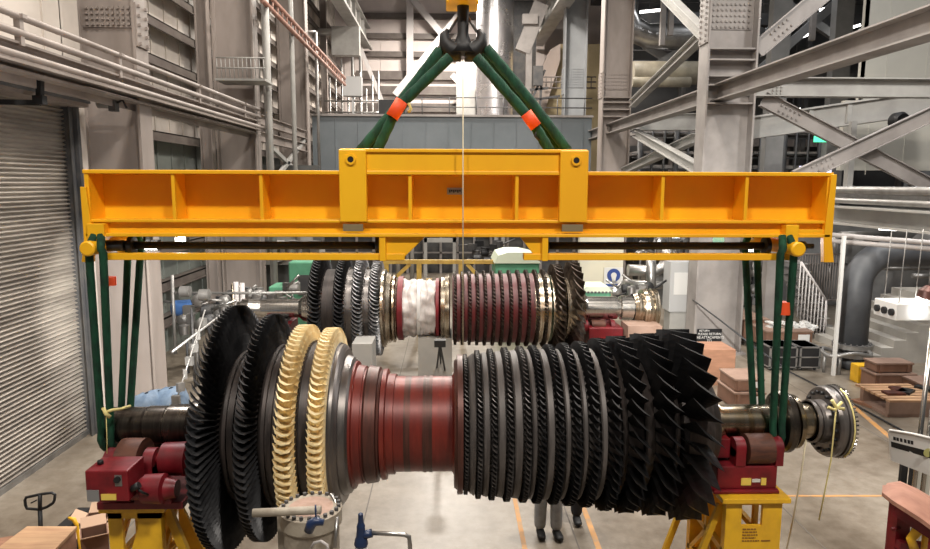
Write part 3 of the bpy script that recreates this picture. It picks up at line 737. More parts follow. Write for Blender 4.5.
m = MB(); m.box(XD-.05, XD+.38, 3.5, 11.62, 5.62, 5.98); m.box(XD-.05, XD+.5, 3.5, 11.62, 5.95, 6.02); struct(m, 'trim_%d' % n, PAINTL, ); n += 1
m = MB(); m.box(XD+.38, XD+.42, 3.5, 11.6, 5.68, 5.76); struct(m, 'trim_%d' % n, DGREY); n += 1
# black bracket hanging in front of the door
A = atx(40, 64, -5.7); B = atx(40, 103, -5.7)
m = MB(); m.bar(A, B, .07, .09); m.bar(B, B + V((-.5, -.1, 0)), .07, .07); m.cbox(B + V((0,0,.04)), .14, .12, .12); 
tag(m.build('hanging_bracket', BLK), 'black L-shaped steel bracket hanging from the pipe rack in front of the shutter', 'bracket')
c = atx(13, 67, -5.75); m = MB(); m.cbox(c, .1, .14, .1); tag(m.build('junction_box', BLK), 'small black box on the pipe rack at far upper left', 'junction box')
# door operator
c = atx(104, 103, -5.9)
t = thing('door_operator', c, 'small bare metal motor drive at the upper right corner of the shutter', 'door motor')
MB().lathe([(-.12,.03),(-.1,.09),(.1,.09),(.12,.04)], c, 'X', 16).build('motor', GALV, t)
MB().cbox(c + V((.16,0,-.05)), .12, .14, .18).build('gearbox', DGREY, t)
MB().tube([c + V((.2,0,0)), c + V((.32,0,.05)), c + V((.38,0,-.08))], .02, 8).build('crank_arm', BLK, t)
MB().rod(c + V((-.5,0,.12)), c + V((.1,0,.12)), .04, 10).build('drive_shaft', GALV, t)

# longitudinal pipe rack on the left
XP = -5.45
def zl(py0):   # height of a line whose projection meets px=0 at py0
    return atx(0, py0, XP).z
YE = 20.0
for py0, r, lab in ((10, .045, 'topmost pale pipe running along the left wall above the shutter'), (27, .052, 'second pale pipe from the top along the left wall, just under the topmost'),):
    z = zl(py0); tag(MB().rod((XP+.03, 2.5, z), (XP+.03, YE, z), r, 12).build('pipe', PAINTL), lab, 'pipe', 'long pipes on the left wall')
z = zl(53); tag(MB().rod((XP+.16, 2.5, z), (XP+.16, YE, z), .045, 12).build('pipe', PAINTL), 'lowest slim conduit under the grey girder on the left wall', 'pipe', 'long pipes on the left wall')
m = MB(); m.ibeam((XP-.1, 2.5, (zl(36)+zl(58))/2), (XP-.1, YE, (zl(36)+zl(58))/2), zl(36)-zl(58), .28, .03)
m.box(XP-.24, XP-.04, 2.5, YE, zl(66), zl(63)); m.box(XP-.3, XP-.27, 2.5, YE, zl(75), zl(60))
tag(m.build('wall_girder', PAINTL), 'grey longitudinal steel girder carrying the pipes along the left wall', 'girder')
for yy in (9.0, 11.6, 15.2, 18.5):
    m = MB(); m.box(XP-.02, XP+.06, yy-.04, yy+.04, zl(40), zl(9)); m.cbox((XP+.03, yy, zl(10)), .16, .1, .05)
    tag(m.build('pipe_clamp', PAINTL), 'small steel post clamping the pale wall pipes at %s' % {9.0:'the shutter head', 11.6:'the first big column', 15.2:'the cream panels', 18.5:'the second column'}[yy], 'pipe clamp')
# columns left
def hcolumn(x0, x1, yc, fw, ztop, m_, label, splice=None, group='big riveted steel columns'):
    t = thing('steel_column', ((x0+x1)/2, yc, 0), label, 'column', group)
    MB().box(x0+.04, x1-.04, yc-.02, yc+.02, 0, ztop).build('web', m_, t)
    MB().box(x0, x0+.05, yc-fw/2, yc+fw/2, 0, ztop).build('flange', m_, t)
    MB().box(x1-.05, x1, yc-fw/2, yc+fw/2, 0, ztop).build('flange', m_, t)
    m = MB()
    m.box(x0-.1, x1+.1, yc-fw/2-.1, yc+fw/2+.1, 0, .05); m.build('base_plate', m_, t)
    if splice:
        for za, zb_ in splice:
            m = MB(); m.box(x0+.10, x1-.10, yc-.045, yc-.02, za, zb_)
            nx_ = 9; nz = max(4, int((zb_-za)/.12))
            for i in range(nx_):
                for j in range(nz):
                    m.cbox((x0+.18+(x1-x0-.36)*i/(nx_-1), yc-.06, za+.06+(zb_-za-.12)*j/(nz-1)), .045, .04, .045)
            m.build('splice_plate', m_, t)
            m = MB(); fx = x1 if x1 < 0 else x0; sg = 1 if x1 < 0 else -1
            m.box(min(fx, fx+sg*.03), max(fx, fx+sg*.03), yc-fw/2+.02, yc+fw/2-.02, za-.35, zb_)
            nz = int((zb_-za+.3)/.12)
            for j in range(nz):
                for yy in (-.14, .14): m.cbox((fx+sg*.05, yc+yy*fw/.5, za-.3+(zb_-za+.25)*j/(nz-1)), .045, .05, .05)
            m.build('flange_splice', m_, t)
    return t
zA, zB = at(120,28,12.8).z, at(120,5,12.8).z
hcolumn(-6.65, -5.55, 12.8, .50, 16, PAINTL, 'nearest big steel column on the left, beside the roll-up shutter', [(zA, zB)])
zA2 = at(250,122,20.1)
hcolumn(-6.65, -5.5, 20.1, .5, 17, PAINTL, 'second big steel column on the left wall, behind the small railed platform', None)
hcolumn(-6.6, -5.5, 27.4, .5, 17, PAINTL, 'farthest big steel column on the left wall, next to the blue-grey enclosure', None)
# stiffened ledge on columns and secondary posts
for px_, lab in ((206, 'slim wall post between the first and second big columns on the left'), (283, 'slim wall post between the second and third big columns on the left'), (325, 'slim wall post beyond the third big column on the left')):
    p = atx(px_, 100, -6.85)
    m = MB(); m.ibeam((-6.85, p.y, 0), (-6.85, p.y, 17), .34, .3, .03, up=(1,0,0)); tag(m.build('wall_post', PAINTL), lab, 'post', 'slim wall posts on the left')
# vertical conduit by column 2
A = atx(266, 20, -5.15)
m = MB(); m.rod((-5.15, A.y, 0), (-5.15, A.y, 13), .09, 12); m.rod((-5.3, A.y+.25, 0), (-5.3, A.y+.25, 13), .05, 10)
tag(m.build('riser_pipe', PAINTC), 'pale vertical riser pipe in front of the second left column', 'pipe')
A = atx(291, 20, -5.2); m = MB(); m.rod((-5.2, A.y, 0), (-5.2, A.y, 16), .08, 10); tag(m.build('riser_pipe', PAINTC), 'pale vertical riser pipe just left of the third left column', 'pipe')
A = atx(316, 32, -5.2); m = MB(); m.rod((-5.2, A.y, 4), (-5.2, A.y, atx(316,32,-5.2).z), .06, 10); m.rod((-5.2, A.y, atx(316,32,-5.2).z), (-6, A.y, atx(316,32,-5.2).z), .06, 10); tag(m.build('riser_pipe', GALV), 'thin grey pipe with elbow rising beside the far left gallery', 'pipe')
# sloping cable ladder (runs along the wall, reddish)
P0, P1 = atx(262,0,-5.1), atx(345,85,-5.1)
m = MB()
for dz in (-.0, .32): 
    m.rod(P0 + V((0,0,dz)), P1 + V((0,0,dz)), .07, 8)
k = 26
for i in range(k+1): 
    q = P0.lerp(P1, i/k); m.rod(q, q + V((0,0,.32)), .03, 6)
tag(m.build('cable_tray', COPPER), 'reddish brown cable ladder running high along the left wall into the distance', 'cable tray')
# railed platform at column 2
C = at(246, 80, 19.3)
t = thing('wall_platform', C, 'small railed platform bracketed to the second left column above the pipe rack', 'platform')
MB().box(C.x-.75, C.x+.6, 19.0, 19.9, C.z-.06, C.z).build('deck', PAINTC, t)
m = MB()
for i in range(12): m.rod((C.x-.7+i*.115, 19.05, C.z), (C.x-.7+i*.115, 19.05, C.z+.55), .012, 6)
for z in (.28, .55): m.rod((C.x-.72, 19.05, C.z+z), (C.x+.6, 19.05, C.z+z), .018, 8)
m.build('railing', PAINTC, t)
# X braces bay between col 2 and col 3
for (a, b, lab) in (((272,148),(303,178),'thin pale diagonal brace leaning right, between second and third left columns'), ((304,140),(275,180),'thin pale diagonal brace leaning left, between second and third left columns')):
    m = MB(); m.bar(atx(a[0],a[1],-5.6), atx(b[0],b[1],-5.6), .12, .14); tag(m.build('diagonal_brace', PAINTC), lab, 'brace')
# horizontal gallery beams beyond col 2
for z, yy0, yy1 in ((5.75, 20.6, 27), (6.25, 20.6, 27)):
    m = MB(); m.ibeam((-5.6, yy0, z), (-5.6, yy1, z), .3, .2, .02); tag(m.build('gallery_beam', PAINTL), '%s grey beam joining the second and third left columns' % ('lower' if z < 6 else 'upper'), 'beam')
# far left gallery: crane runway beam and hung boxes
m = MB(); m.ibeam((-5.3, 22, 13.7), (-5.3, 45.5, 13.7), 1.3, .6, .05)
for yy in range(23, 45, 2): m.box(-5.5, -5.1, yy-.03, yy+.03, 13.1, 14.3)
m.box(-5.05, -4.9, 22, 45.5, 12.95, 13.1)
tag(m.build('crane_runway', PAINTC), 'left overhead crane runway girder with web stiffeners, running to the back wall', 'crane runway')
c = at(352, 86, 37); m = MB(); m.box(c.x-.5, c.x+.5, 37, 37.6, c.z-.5, c.z+.5); m.box(c.x-.05, c.x+.05, 37.2, 37.3, 0, c.z-.5); tag(m.build('electrical_cabinet', mat('cabinet_grey', (.42,.42,.42), .5)), 'light grey square cabinet high at the far end of the left gallery', 'cabinet')
rr = random.Random(11)
m = MB()
c0 = at(330, 100, 37.8)
for i in range(9): m.rod((c0.x+i*.33, 37.8, 0), (c0.x+i*.33, 37.8, 9.6+rr.uniform(-.5,1.6)), .05, 6)
for z in (7.6, 8.2, 8.8): m.rod((c0.x-.3, 37.7, z), (c0.x+3.4, 37.7, z), .05, 6)
tag(m.build('pipe_manifold', GALV), 'cluster of thin grey pipes and rails below the far left cabinet', 'pipes')
for px_, lab in ((352, 'tall thin post at the left end of the back wall'), (360, 'tall thin pipe post against the left end of the back wall')):
    p = at(px_, 100, 40); m = MB(); m.rod((p.x, 40.5, 0), (p.x, 40.5, 14 if px_ == 352 else 12), .09, 8); tag(m.build('pipe_post', GALV), lab, 'post')
p = at(345, 30, 38); m = MB(); m.box(p.x-.75, p.x+.75, 38, 38.6, p.z-1.3, p.z+.2); m.box(-7.3, p.x, 38.1, 38.5, p.z-.2, p.z+.1); tag(m.build('runway_bracket', PAINTC), 'pale box bracket supporting the far end of the left crane runway', 'bracket')

# left-middle background behind door side: glass/grey panels and door opening
YG = 29.5
m = MB()
x0 = at(168, 300, 24).x
m.box(-7.2, at(312,200,24).x+.3, 24, 24.1, 0, 5.0)
tag(m.build('partition_panel', mat('dull_grey_panel', (.10,.10,.095), .5, c2=(.07,.07,.068), scale=.6)), 'dull grey low partition wall behind the rear rotor at left', 'partition')
for px_, w_, lab in ((176,.5,'narrow dark panel strip beside the first left column'), (225,.9,'pale grey door-like panel in the low partition'), (246,.5,'dark slot in the low partition right of the pale panel'), (285,1.0,'light cabinet front in the low partition near the green machine')):
    p = at(px_, 262, 23.9); m = MB(); m.box(p.x-w_, p.x+w_, 23.85, 23.99, .2 if w_ < .8 else 1.5, 4.3)
    tag(m.build('wall_panel', {176:DGREY, 225:PAINTR, 246:DUCT, 285:PAINTC}[px_]), lab, 'panel')

# ================================================================== BACK
YK = 46
m = MB(); m.box(-8, 26, YK, YK+.2, 0, 20)
x = -8
while x < 26: m.box(x, x+.04, YK-.04, YK, 0, 20); x += 1.2
struct(m, 'wall_back', BACKS)
for q in (17, 37, 55, 76, 91, 108):
    z = at(400, q, YK).z; hh = .34 if q < 70 else .55
    m = MB(); m.box(-6, 3.5, YK-.35, YK-.05, z-hh/2, z+hh/2); struct(m, 'trim_%d' % n, GIRT); n += 1
for i, (a, b, w_) in enumerate((((410,-10),(410,92),.55), ((413,0),(455,50),.5), ((463,10),(395,95),.5), ((452,75),(485,110),.45), ((357,40),(385,108),.3))):
    m = MB(); m.bar(at(a[0],a[1],YK-.8-.35*i), at(b[0],b[1],YK-.8-.35*i), .3, w_*.8, up=(0,0,1) if i else (1,0,0))
    tag(m.build('wall_brace', WHITES), ['white vertical post in front of the back wall', 'white diagonal brace from upper left towards the hook on the back wall', 'long white diagonal brace crossing behind the left sling', 'short white brace behind the hook tip low on the back wall', 'thin pale brace near the far left corner of the back wall'][i], 'brace')
p = at(457, 82, 44); m = MB(); m.box(p.x-.05, at(477,82,44).x, 43, 43.3, 0, at(457,62,43).z); m.box(p.x+.5, p.x+1.1, 42.9, 43, 8, 10.2)
tag(m.build('door_tower', PAINTC), 'narrow grey structure with dark slots left of the shiny stack', 'tower')
# shiny stack
p0, p1 = at(477,60,38), at(515,60,38)
m = MB(); r = (p1.x-p0.x)/2; m.lathe([(0, r),(6,r),(6,r*1.01),(6.05,r*1.01),(6.05,r),(9.5,r),(9.5,r*1.01),(9.55,r*1.01),(9.55,r),(13,r),(13,r*1.01),(13.05,r*1.01),(13.05,r),(18, r)], ((p0.x+p1.x)/2, 38+r, 0), 'Z', 48)
tag(m.build('exhaust_stack', SILVER), 'wide shiny metal-clad cylindrical stack behind the hook', 'stack')
# blue-grey enclosure
e0, e1 = at(312,116,32), at(592,116,32)
t = thing('enclosure', ((e0.x+e1.x)/2, 34, 0), 'large blue-grey panelled machine enclosure behind the yellow beam', 'enclosure')
m = MB(); m.box(e0.x, e1.x, 32, 36, 3.1, e0.z); x = e0.x
while x < e1.x: m.box(x, x+.03, 31.97, 32, 3.1, e0.z); x += 1.05
m.build('upper_panels', ENCL, t)
MB().box(e0.x-.05, e1.x+.05, 31.9, 36.1, e0.z, e0.z+.1).build('roof_edge', PAINTR, t)
m = MB(); m.box(e0.x, e1.x, 33, 36, 0, 3.1); tag(m.build('lower_bay', DGREY, t), 'dark recessed lower bay')
m = MB()
for i in range(16):
    x = e0.x + (e1.x-e0.x)*(i+.3)/16; m.box(x-.06, x+.06, 32.6, 32.8, 0, 3.1)
for z in (1.0, 2.0, 2.7): m.box(e0.x, e1.x, 32.6, 32.7, z, z+.07)
m.build('lower_frame', PAINTR, t)
# things on the enclosure roof: railing, dark box
m = MB()
ra, rb = at(395,110,33).x, at(592,110,33).x
x = ra
while x < rb: m.rod((x, 33, e0.z+.1), (x, 33, e0.z+1.0), .03, 6); x += 1.3
for z in (.55, 1.0): m.rod((ra, 33, e0.z+z), (rb, 33, e0.z+z), .03, 6)
tag(m.build('guard_rail', DGREY), 'dark guard rail on top of the blue-grey enclosure', 'railing')
p = at(391, 106, 34); m = MB(); m.box(p.x-.6, p.x+.7, 34, 35, e0.z+.1, e0.z+1.0); tag(m.build('roof_box', BLK), 'black box on the enclosure roof by the left sling', 'box')

# ================================================================== RIGHT CENTRE
# right runway
m = MB(); m.ibeam((5.95, 20, 13.95), (5.95, 45.5, 13.95), 1.3, .6, .05)
for yy in range(21, 45, 2): m.box(5.75, 6.15, yy-.03, yy+.03, 13.3, 14.5)
m.box(5.4, 5.75, 24, 45.5, 13.2, 13.35)
tag(m.build('crane_runway', PAINTC), 'right overhead crane runway girder running to the back wall', 'crane runway')
p = at(528, 20, 42); m = MB(); m.bar(at(522,52,37.2), at(541,4,37.2), .5, .8, up=(1,0,0)); tag(m.build('service_duct', PAINTR), 'grey sloping duct high beside the shiny stack', 'duct')
p = at(519, 60, 41); m = MB(); m.box(p.x-.35, p.x+1.0, 41, 42.6, 0, 15); tag(m.build('dark_column', DGREY), 'tall dark column just right of the shiny stack', 'column')
p = at(529, 60, 37); m = MB(); m.box(p.x-.16, p.x+.16, 37, 37.3, 0, 13); m.cbox((p.x, 36.9, at(528,20,37).z), .8, .4, .5); tag(m.build('bracket_post', PAINTR), 'pale post with a square head between the stack and the tan duct', 'post')
# tan insulated casing and canvas
q = lambda p, r_, Y=39: (at(p,r_,Y).x, at(p,r_,Y).z)
m = MB(); m.prism([(q(541,160)[0],0),(q(600,160)[0],0),q(600,44),q(560,44),q(552,64),q(541,108)], 39, 43); tag(m.build('insulated_duct', TAN), 'tan insulated exhaust duct between the stack and the grey columns', 'duct')
m = MB(); m.prism([(q(527,110,38.5)[0],0),(q(545,110,38.5)[0],0),q(545,110,38.5),q(560,60,38.5),q(560,44,38.5),q(550,50,38.5),q(540,72,38.5),q(527,112,38.5)], 38.4, 38.95); tag(m.build('canvas_cover', PINKT), 'pale pinkish sloped canvas cover on the left side of the tan duct', 'cover')
m = MB(); 
for a, b in (((528,108),(545,70)),((540,108),(542,72)),((530,90),(548,88)),((533,100),(560,96))): m.bar(at(a[0],a[1],36.5), at(b[0],b[1],36.5), .12, .12)
m.cbox(at(538,76,36.4), .5, .3, 1.0)
tag(m.build('access_ladder', DGREY), 'dark access ladder standing on the enclosure by the tan duct', 'ladder')
for a, b in ((0,0),):
    m = MB()
    for i in range(10): 
        x = at(546+i*5, 90, 37.5); m.rod((x.x, 37.5, at(560,88,37.5).z), (x.x, 37.5, at(560,77,37.5).z), .03, 6)
    for r_ in (77, 82, 88): m.rod(at(541,r_,37.5), at(596,r_,37.5), .04, 6)
    tag(m.build('guard_rail', GIRTL), 'thin guard rail in front of the tan duct', 'railing')

# columns right
XC = at(697, 183, 17.2).x
zz1 = at(730, 30, 17.2).z
c1 = hcolumn(XC, XC+1.25, 17.2, .62, 16, PAINTR, 'nearest big steel column on the right, with bolted splice and black sign', [(zz1, zz1+1.2)])
m = MB()
for q_ in (50, 61, 77, 86, 104): z = at(730, q_, 17.2).z; m.box(XC+.05, XC+1.20, 16.92, 17.2, z-.03, z+.01)
m.build('stiffener', PAINTR, c1)
x2 = at(598,183,28.5).x
c2 = hcolumn(x2, x2+1.2, 28.5, .7, 17, PAINTL, 'second big steel column on the right, in the middle distance', [(at(610,90,28.5).z, at(610,73,28.5).z)])
m = MB()
for q_ in (98, 103, 110, 117): z = at(610, q_, 28.5).z; m.box(x2+.05, x2+1.15, 28.2, 28.5, z-.03, z+.03)
m.build('stiffener', PAINTL, c2)
x3 = at(561,183,36).x
hcolumn(x3, x3+1.15, 36, .7, 17, mat('blue_grey_column', (.33,.34,.35), .45, c2=(.26,.27,.28), scale=.6), 'farthest big steel column on the right, bluish grey beside the tan duct', [(at(575,88,36).z, at(575,68,36).z)])
# longitudinal beam
zh = atx(930, 10, XC-.1).z
p = atx(930, 10, XC); 
zt_ = (183-8)/483*XC + CAMZ; 
m = MB()
XL = XC+.42
za, zb_ = atx(929, 9, XL).z, atx(929, 38, XL).z
for ya, yb, lab in ((5, 17.17, 'long grey I-beam running from the nearest right column to the upper right corner'), (17.24, 28.46, 'grey I-beam between the nearest and second right columns, sloping in view'), (28.54, 35.95, 'short-looking grey I-beam between the second and farthest right columns')):
    m = MB(); m.ibeam((XL, ya, (za+zb_)/2), (XL, yb, (za+zb_)/2), za-zb_, .40, .03); tag(m.build('longitudinal_beam', PAINTR), lab, 'beam')
za, zb_ = atx(930, 211, XC+.5).z, atx(930, 233, XC+.5).z
m = MB(); m.ibeam((XC+.5, 5, (za+zb_)/2), (XC+.5, 16.8, (za+zb_)/2), za-zb_, .4, .03); tag(m.build('longitudinal_beam', PAINTC), 'pale grey platform edge beam running back to the nearest right column, right of the yellow beam end', 'beam')
za, zb_ = atx(929, 184, XC+.7).z, atx(929, 196, XC+.7).z
m = MB(); m.box(XC+.65, XC+.8, 7, 16.8, 4.12, 4.3); m.rod((XC+.5, 7, 4.3), (XC+.5, 16.8, 4.3), .07, 10); m.rod((XC+.45, 7, 4.12), (XC+.45, 16.8, 4.12), .05, 10)
tag(m.build('pipe_run', GALV), 'horizontal grey pipes just above the platform edge beam at right', 'pipes')
# cross beams and braces in frame Y = 17.2
YF = 17.3
m = MB(); z1_, z0_ = at(800,78,YF).z, at(800,97,YF).z; X1 = XC+1.25
m.ibeam((X1-.1, YF, (z0_+z1_)/2), (17, YF, (z0_+z1_)/2), z1_-z0_, .36, .03)
for i in range(3):
    for j in range(5): m.cbox((at(773+i*4,85,YF).x, YF-.03, z0_+.08+j*.085), .04, .05, .04)
tag(m.build('cross_beam', PAINTC), 'level grey cross beam going right from the nearest right column', 'beam')
def brace(a, b, Y, w_, label, m_=PAINTR, yo=0, bolts=True):
    A, B = at(a[0],a[1],Y), at(b[0],b[1],Y); mb = MB(); mb.bar(A, B, .02, w_, up=(0,0,1)); mb.bar(A, B, .16, .02, db=w_/2); mb.bar(A, B, .16, .02, db=-w_/2)
    if bolts:
        d = (B-A).normalized(); nn = V((-d.z, 0, d.x))
        for i in range(5):
            for j in (-1, 1): mb.cbox(A + d*(.5+i*.13) + nn*j*w_*.22 + V((0,-.03,0)), .04, .04, .04)
    return tag(mb.build('diagonal_brace', m_), label, 'brace')
brace((763,99), (945,194), YF, .36, 'grey diagonal brace falling to the right below the cross beam')
brace((795,178), (945,108), YF-.2, .36, 'grey diagonal brace rising to the right, crossing in front of the falling one')
brace((757,50), (828,-10), YF, .40, 'grey diagonal brace rising right from the top of the nearest right column')
# bay between column 2 and column 1 (plane X)
XE = XC+.5
for a, b, lab in (((632,104),(704,34),'diagonal brace rising right between the two right columns'), ((664,-6),(704,34),'diagonal brace falling right between the two right columns, at the top'),
                  ((636,133),(704,172),'diagonal brace falling right between the two right columns, low'), ((622,172),(696,138),'diagonal brace rising right between the two right columns, low')):
    XE2 = XE + (.35 if 'rising' in lab else 0); A, B = atx(a[0], a[1], XE2), atx(b[0], b[1], XE2)
    m = MB(); m.ibeam(A, B, .28, .26, .025); tag(m.build('diagonal_brace', PAINTC), lab, 'brace')
m = MB(); A, B = atx(633, 123, XE), atx(700, 121, XE); m.ibeam(at(632,122,27), at(702,122,27), .65, .35, .03); tag(m.build('cross_beam', PAINTC), 'level pale beam between the second and nearest right columns', 'beam')
# panel wall upper right
YP = 22
w0 = at(866, 40, YP).x
m = MB(); m.box(w0, w0+9, YP, YP+.15, 4.9, 15)
x = w0+.75
while x < w0+9: m.box(x-.012, x+.012, YP-.012, YP, 4.9, 15); x += 1.3
m.box(w0, w0+.05, YP, YP+.3, 4.9, 15)
tag(m.build('panel_wall', WHITEP), 'cream white panelled room wall at the upper right corner', 'panel wall')
w1 = at(853,150,20).x
m = MB(); m.box(w1, w1+8, 20.6, 20.8, at(880,170,20).z, at(880,98,20).z)
x = w1+.8
while x < w1+8: m.box(x-.012, x+.012, 20.588, 20.6, 4.7, at(880,98,20).z); x += 1.15
tag(m.build('panel_wall', WHITEP), 'lower cream panel wall behind the crossing braces at right', 'panel wall')
# sloped light conveyor beam behind (755,122)->(930,103)
m = MB(); A, B = at(752,128,20.2), at(945,100,18.6)
m.bar(A, B, .3, .55); m.bar(A, B, .5, .05, db=.3); m.bar(A, B, .5, .05, db=-.3)
for f in (.3, .5): q_ = A.lerp(B, f); m.cbox(q_ + V((0,-.2,0)), .12, .1, .5)
tag(m.build('slanted_beam', PAINTC), 'pale beam slanting gently up to the right behind the crossing braces', 'beam')
p = at(853,145,19.0); m = MB(); m.box(p.x-.08, p.x+.08, 19.0, 19.2, 3.9, at(853,121,19.0).z); tag(m.build('hanger_post', PAINTC), 'short pale post between slanted beam and platform behind the brace crossing', 'post')
c = at(899,121,18.4); m = MB(); m.lathe([(-.2,.18),(-.1,.24),(.12,.24),(.2,.12)], c, 'Y', 20); tag(m.build('siren_horn', BLK), 'round black horn fixed under the slanted beam at right', 'horn')
# dark adjacent bay
m = MB(); m.box(9.5, 26, 38, 38.3, 0, 16); tag(m.build('wall_right', mat('dark_grey_wall', (.10,.10,.105), .7, c2=(.14,.14,.14), scale=.5)), kind='structure')  # far wall of the right bay, mottled dark grey
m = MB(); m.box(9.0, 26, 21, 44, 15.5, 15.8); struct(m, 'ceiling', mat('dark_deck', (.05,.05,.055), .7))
rr = random.Random(21)
for i, (z, Y_) in enumerate(((9.6, 33.5), (12.2, 33), (6.6, 34.5))):
    m = MB(); m.box(8.6, 24, Y_, Y_+3, z, z+.2); m.box(8.6, 24, Y_-.1, Y_, z-.3, z+.25)
    for x in (11.5, 17.5, 23.5): m.box(x-.1, x+.1, Y_+.2, Y_+.4, 0, z)
    for x in range(9, 24, 2): m.rod((x, Y_, z+.2), (x, Y_, z+1.2), .03, 6)
    for h_ in (.7, 1.2): m.rod((8.6, Y_, z+h_), (24, Y_, z+h_), .03, 6)
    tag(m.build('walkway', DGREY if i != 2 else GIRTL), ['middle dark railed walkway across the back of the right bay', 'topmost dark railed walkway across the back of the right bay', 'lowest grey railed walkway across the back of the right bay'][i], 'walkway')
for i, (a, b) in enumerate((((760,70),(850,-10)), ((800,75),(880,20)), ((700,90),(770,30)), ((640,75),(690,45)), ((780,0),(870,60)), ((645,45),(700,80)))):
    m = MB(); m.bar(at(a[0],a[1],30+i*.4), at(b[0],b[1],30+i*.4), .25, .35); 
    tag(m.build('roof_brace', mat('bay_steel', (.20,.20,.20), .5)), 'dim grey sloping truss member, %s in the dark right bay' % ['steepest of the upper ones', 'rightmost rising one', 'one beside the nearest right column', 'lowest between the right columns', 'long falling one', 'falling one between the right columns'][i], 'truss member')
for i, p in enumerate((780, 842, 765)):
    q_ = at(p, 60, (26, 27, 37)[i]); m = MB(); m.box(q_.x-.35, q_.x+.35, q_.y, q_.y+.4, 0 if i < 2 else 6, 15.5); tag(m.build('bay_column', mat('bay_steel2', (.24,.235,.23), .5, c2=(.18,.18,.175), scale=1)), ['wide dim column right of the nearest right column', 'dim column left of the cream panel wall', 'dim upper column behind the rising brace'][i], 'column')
# silver duct upper
for r_, q1, q2, Yd, lab in ((.55, 38, 38, 31, 'large silver round duct between the right columns at the top'),):
    A = at(632, 36, Yd); pts = [A + V((-.4,0,3)), A + V((-.35,0,1.0)), A + V((.0,0,.3)), A + V((.7,0,0)), at(705, 37, Yd), at(760, 40, Yd)]
    m = MB(); m.tube(pts, r_, 18); tag(m.build('round_duct', SILV2), lab, 'duct')
m = MB(); m.rod(at(632,73,30), at(700,73,30), .5, 16); m.rod(at(632,82,29.5), at(690,82,29.5), .22, 12); tag(m.build('round_duct', mat('dull_tan_lagging', (.34,.30,.22), .5, c2=(.24,.21,.16), scale=2)), 'tan insulated horizontal ducts between the right columns', 'duct')
for i, p in enumerate((664, 672, 790, 815)):
    q_ = at(p, 10, 29); m = MB(); m.box(q_.x-.1, q_.x+.1, 29, 29.2, at(p,(45,35,60,40)[i],29).z, 15.5); tag(m.build('hanger', PAINTR), ['left one of the two vertical hangers between the right columns', 'right one of the two vertical hangers between the right columns', 'thin vertical hanger behind the rising upper brace', 'thin vertical hanger over the long grey beam'][i], 'hanger')
# fluorescent strips
for i, (a, b, Y_) in enumerate((((655,78),(685,74),33), ((786,112),(800,109),30), ((870,56),(890,52),29), ((820,10),(850,2),30), ((795,40),(812,33),30), ((835,33),(860,25),31), ((740,22),(760,18),32), ((880,228),(898,229),17), ((906,229),(930,231),17), ((640,12),(660,10),32))):
    A, B = at(a[0],a[1],Y_), at(b[0],b[1],Y_)
    m = MB(); m.bar(at(a[0],a[1],Y_), at(b[0],b[1],Y_), .12, .10)
    if i < 7 or i == 9: m.bar((A+B)/2 + V((0,.02,.05)), V(((A+B).x/2, Y_+.02, 15.5)), .03, .03, mi=1)
    o = m.build('strip_light', [LAMPS, DGREY]); tag(o, 'lit fluorescent strip ' + ['under the walkway between the right columns', 'just below the level cross beam', 'at the edge of the cream panel wall', 'near the top edge above the long grey beam', 'crossed by the rising upper brace', 'above the long grey beam near the cream panels', 'right of the nearest right column top', 'left one above the hanging white box', 'right one above the hanging white box', 'at the top between the right columns'][i], 'strip light')
for i, (a, b, Y_) in enumerate(((( 800,176),(832,166),24), ((812,71),(838,64),30), ((664,150),(690,136),31))):
    A, B = at(a[0],a[1],Y_), at(b[0],b[1],Y_)
    m = MB(); m.box(A.x, B.x, Y_, Y_+.1, min(A.z,B.z), max(A.z,B.z)); tag(m.build('lit_window', (SCREEN, WARMLIT, DGREY)[i]), ['bluish lit office window right of the yellow beam top', 'warm lit opening under the long grey beam', 'dark opening behind the low braces between the right columns'][i], 'window')

# ---------------- mid-level clutter right of the low braces
t = thing('mezzanine', (at(790,150,26).x, 26, 0), 'dim multi-level steel mezzanine with rails behind the low right braces', 'mezzanine')
m = MB(); 
for q_ in (128, 150, 165): 
    z = at(700, q_, 27).z; m.box(at(632,q_,30).x, at(850,q_,30).x, 29, 31, z-.1, z+.05)
m.build('deck', PAINTR, t)
m = MB()
for i in range(18):
    p = at(640+i*12, 150, 28.9); m.rod((p.x, 28.9, 0), (p.x, 28.9, at(700,128,28).z), .05 if i % 3 else .12, 6)
for q_ in (133, 138, 154, 158, 169, 173): z = at(700, q_, 28.9).z; m.rod((at(632,q_,28.9).x, 28.9, z), (at(850,q_,28.9).x, 28.9, z), .03, 6)
m.build('railing', DGREY, t)
c = at(823,139,27); tag(MB().box(c.x-.35, c.x+.35, 27, 27.05, c.z-.12, c.z+.12).build('exit_sign', GLOWG), 'small glowing green sign on the mezzanine behind the right braces', 'sign')

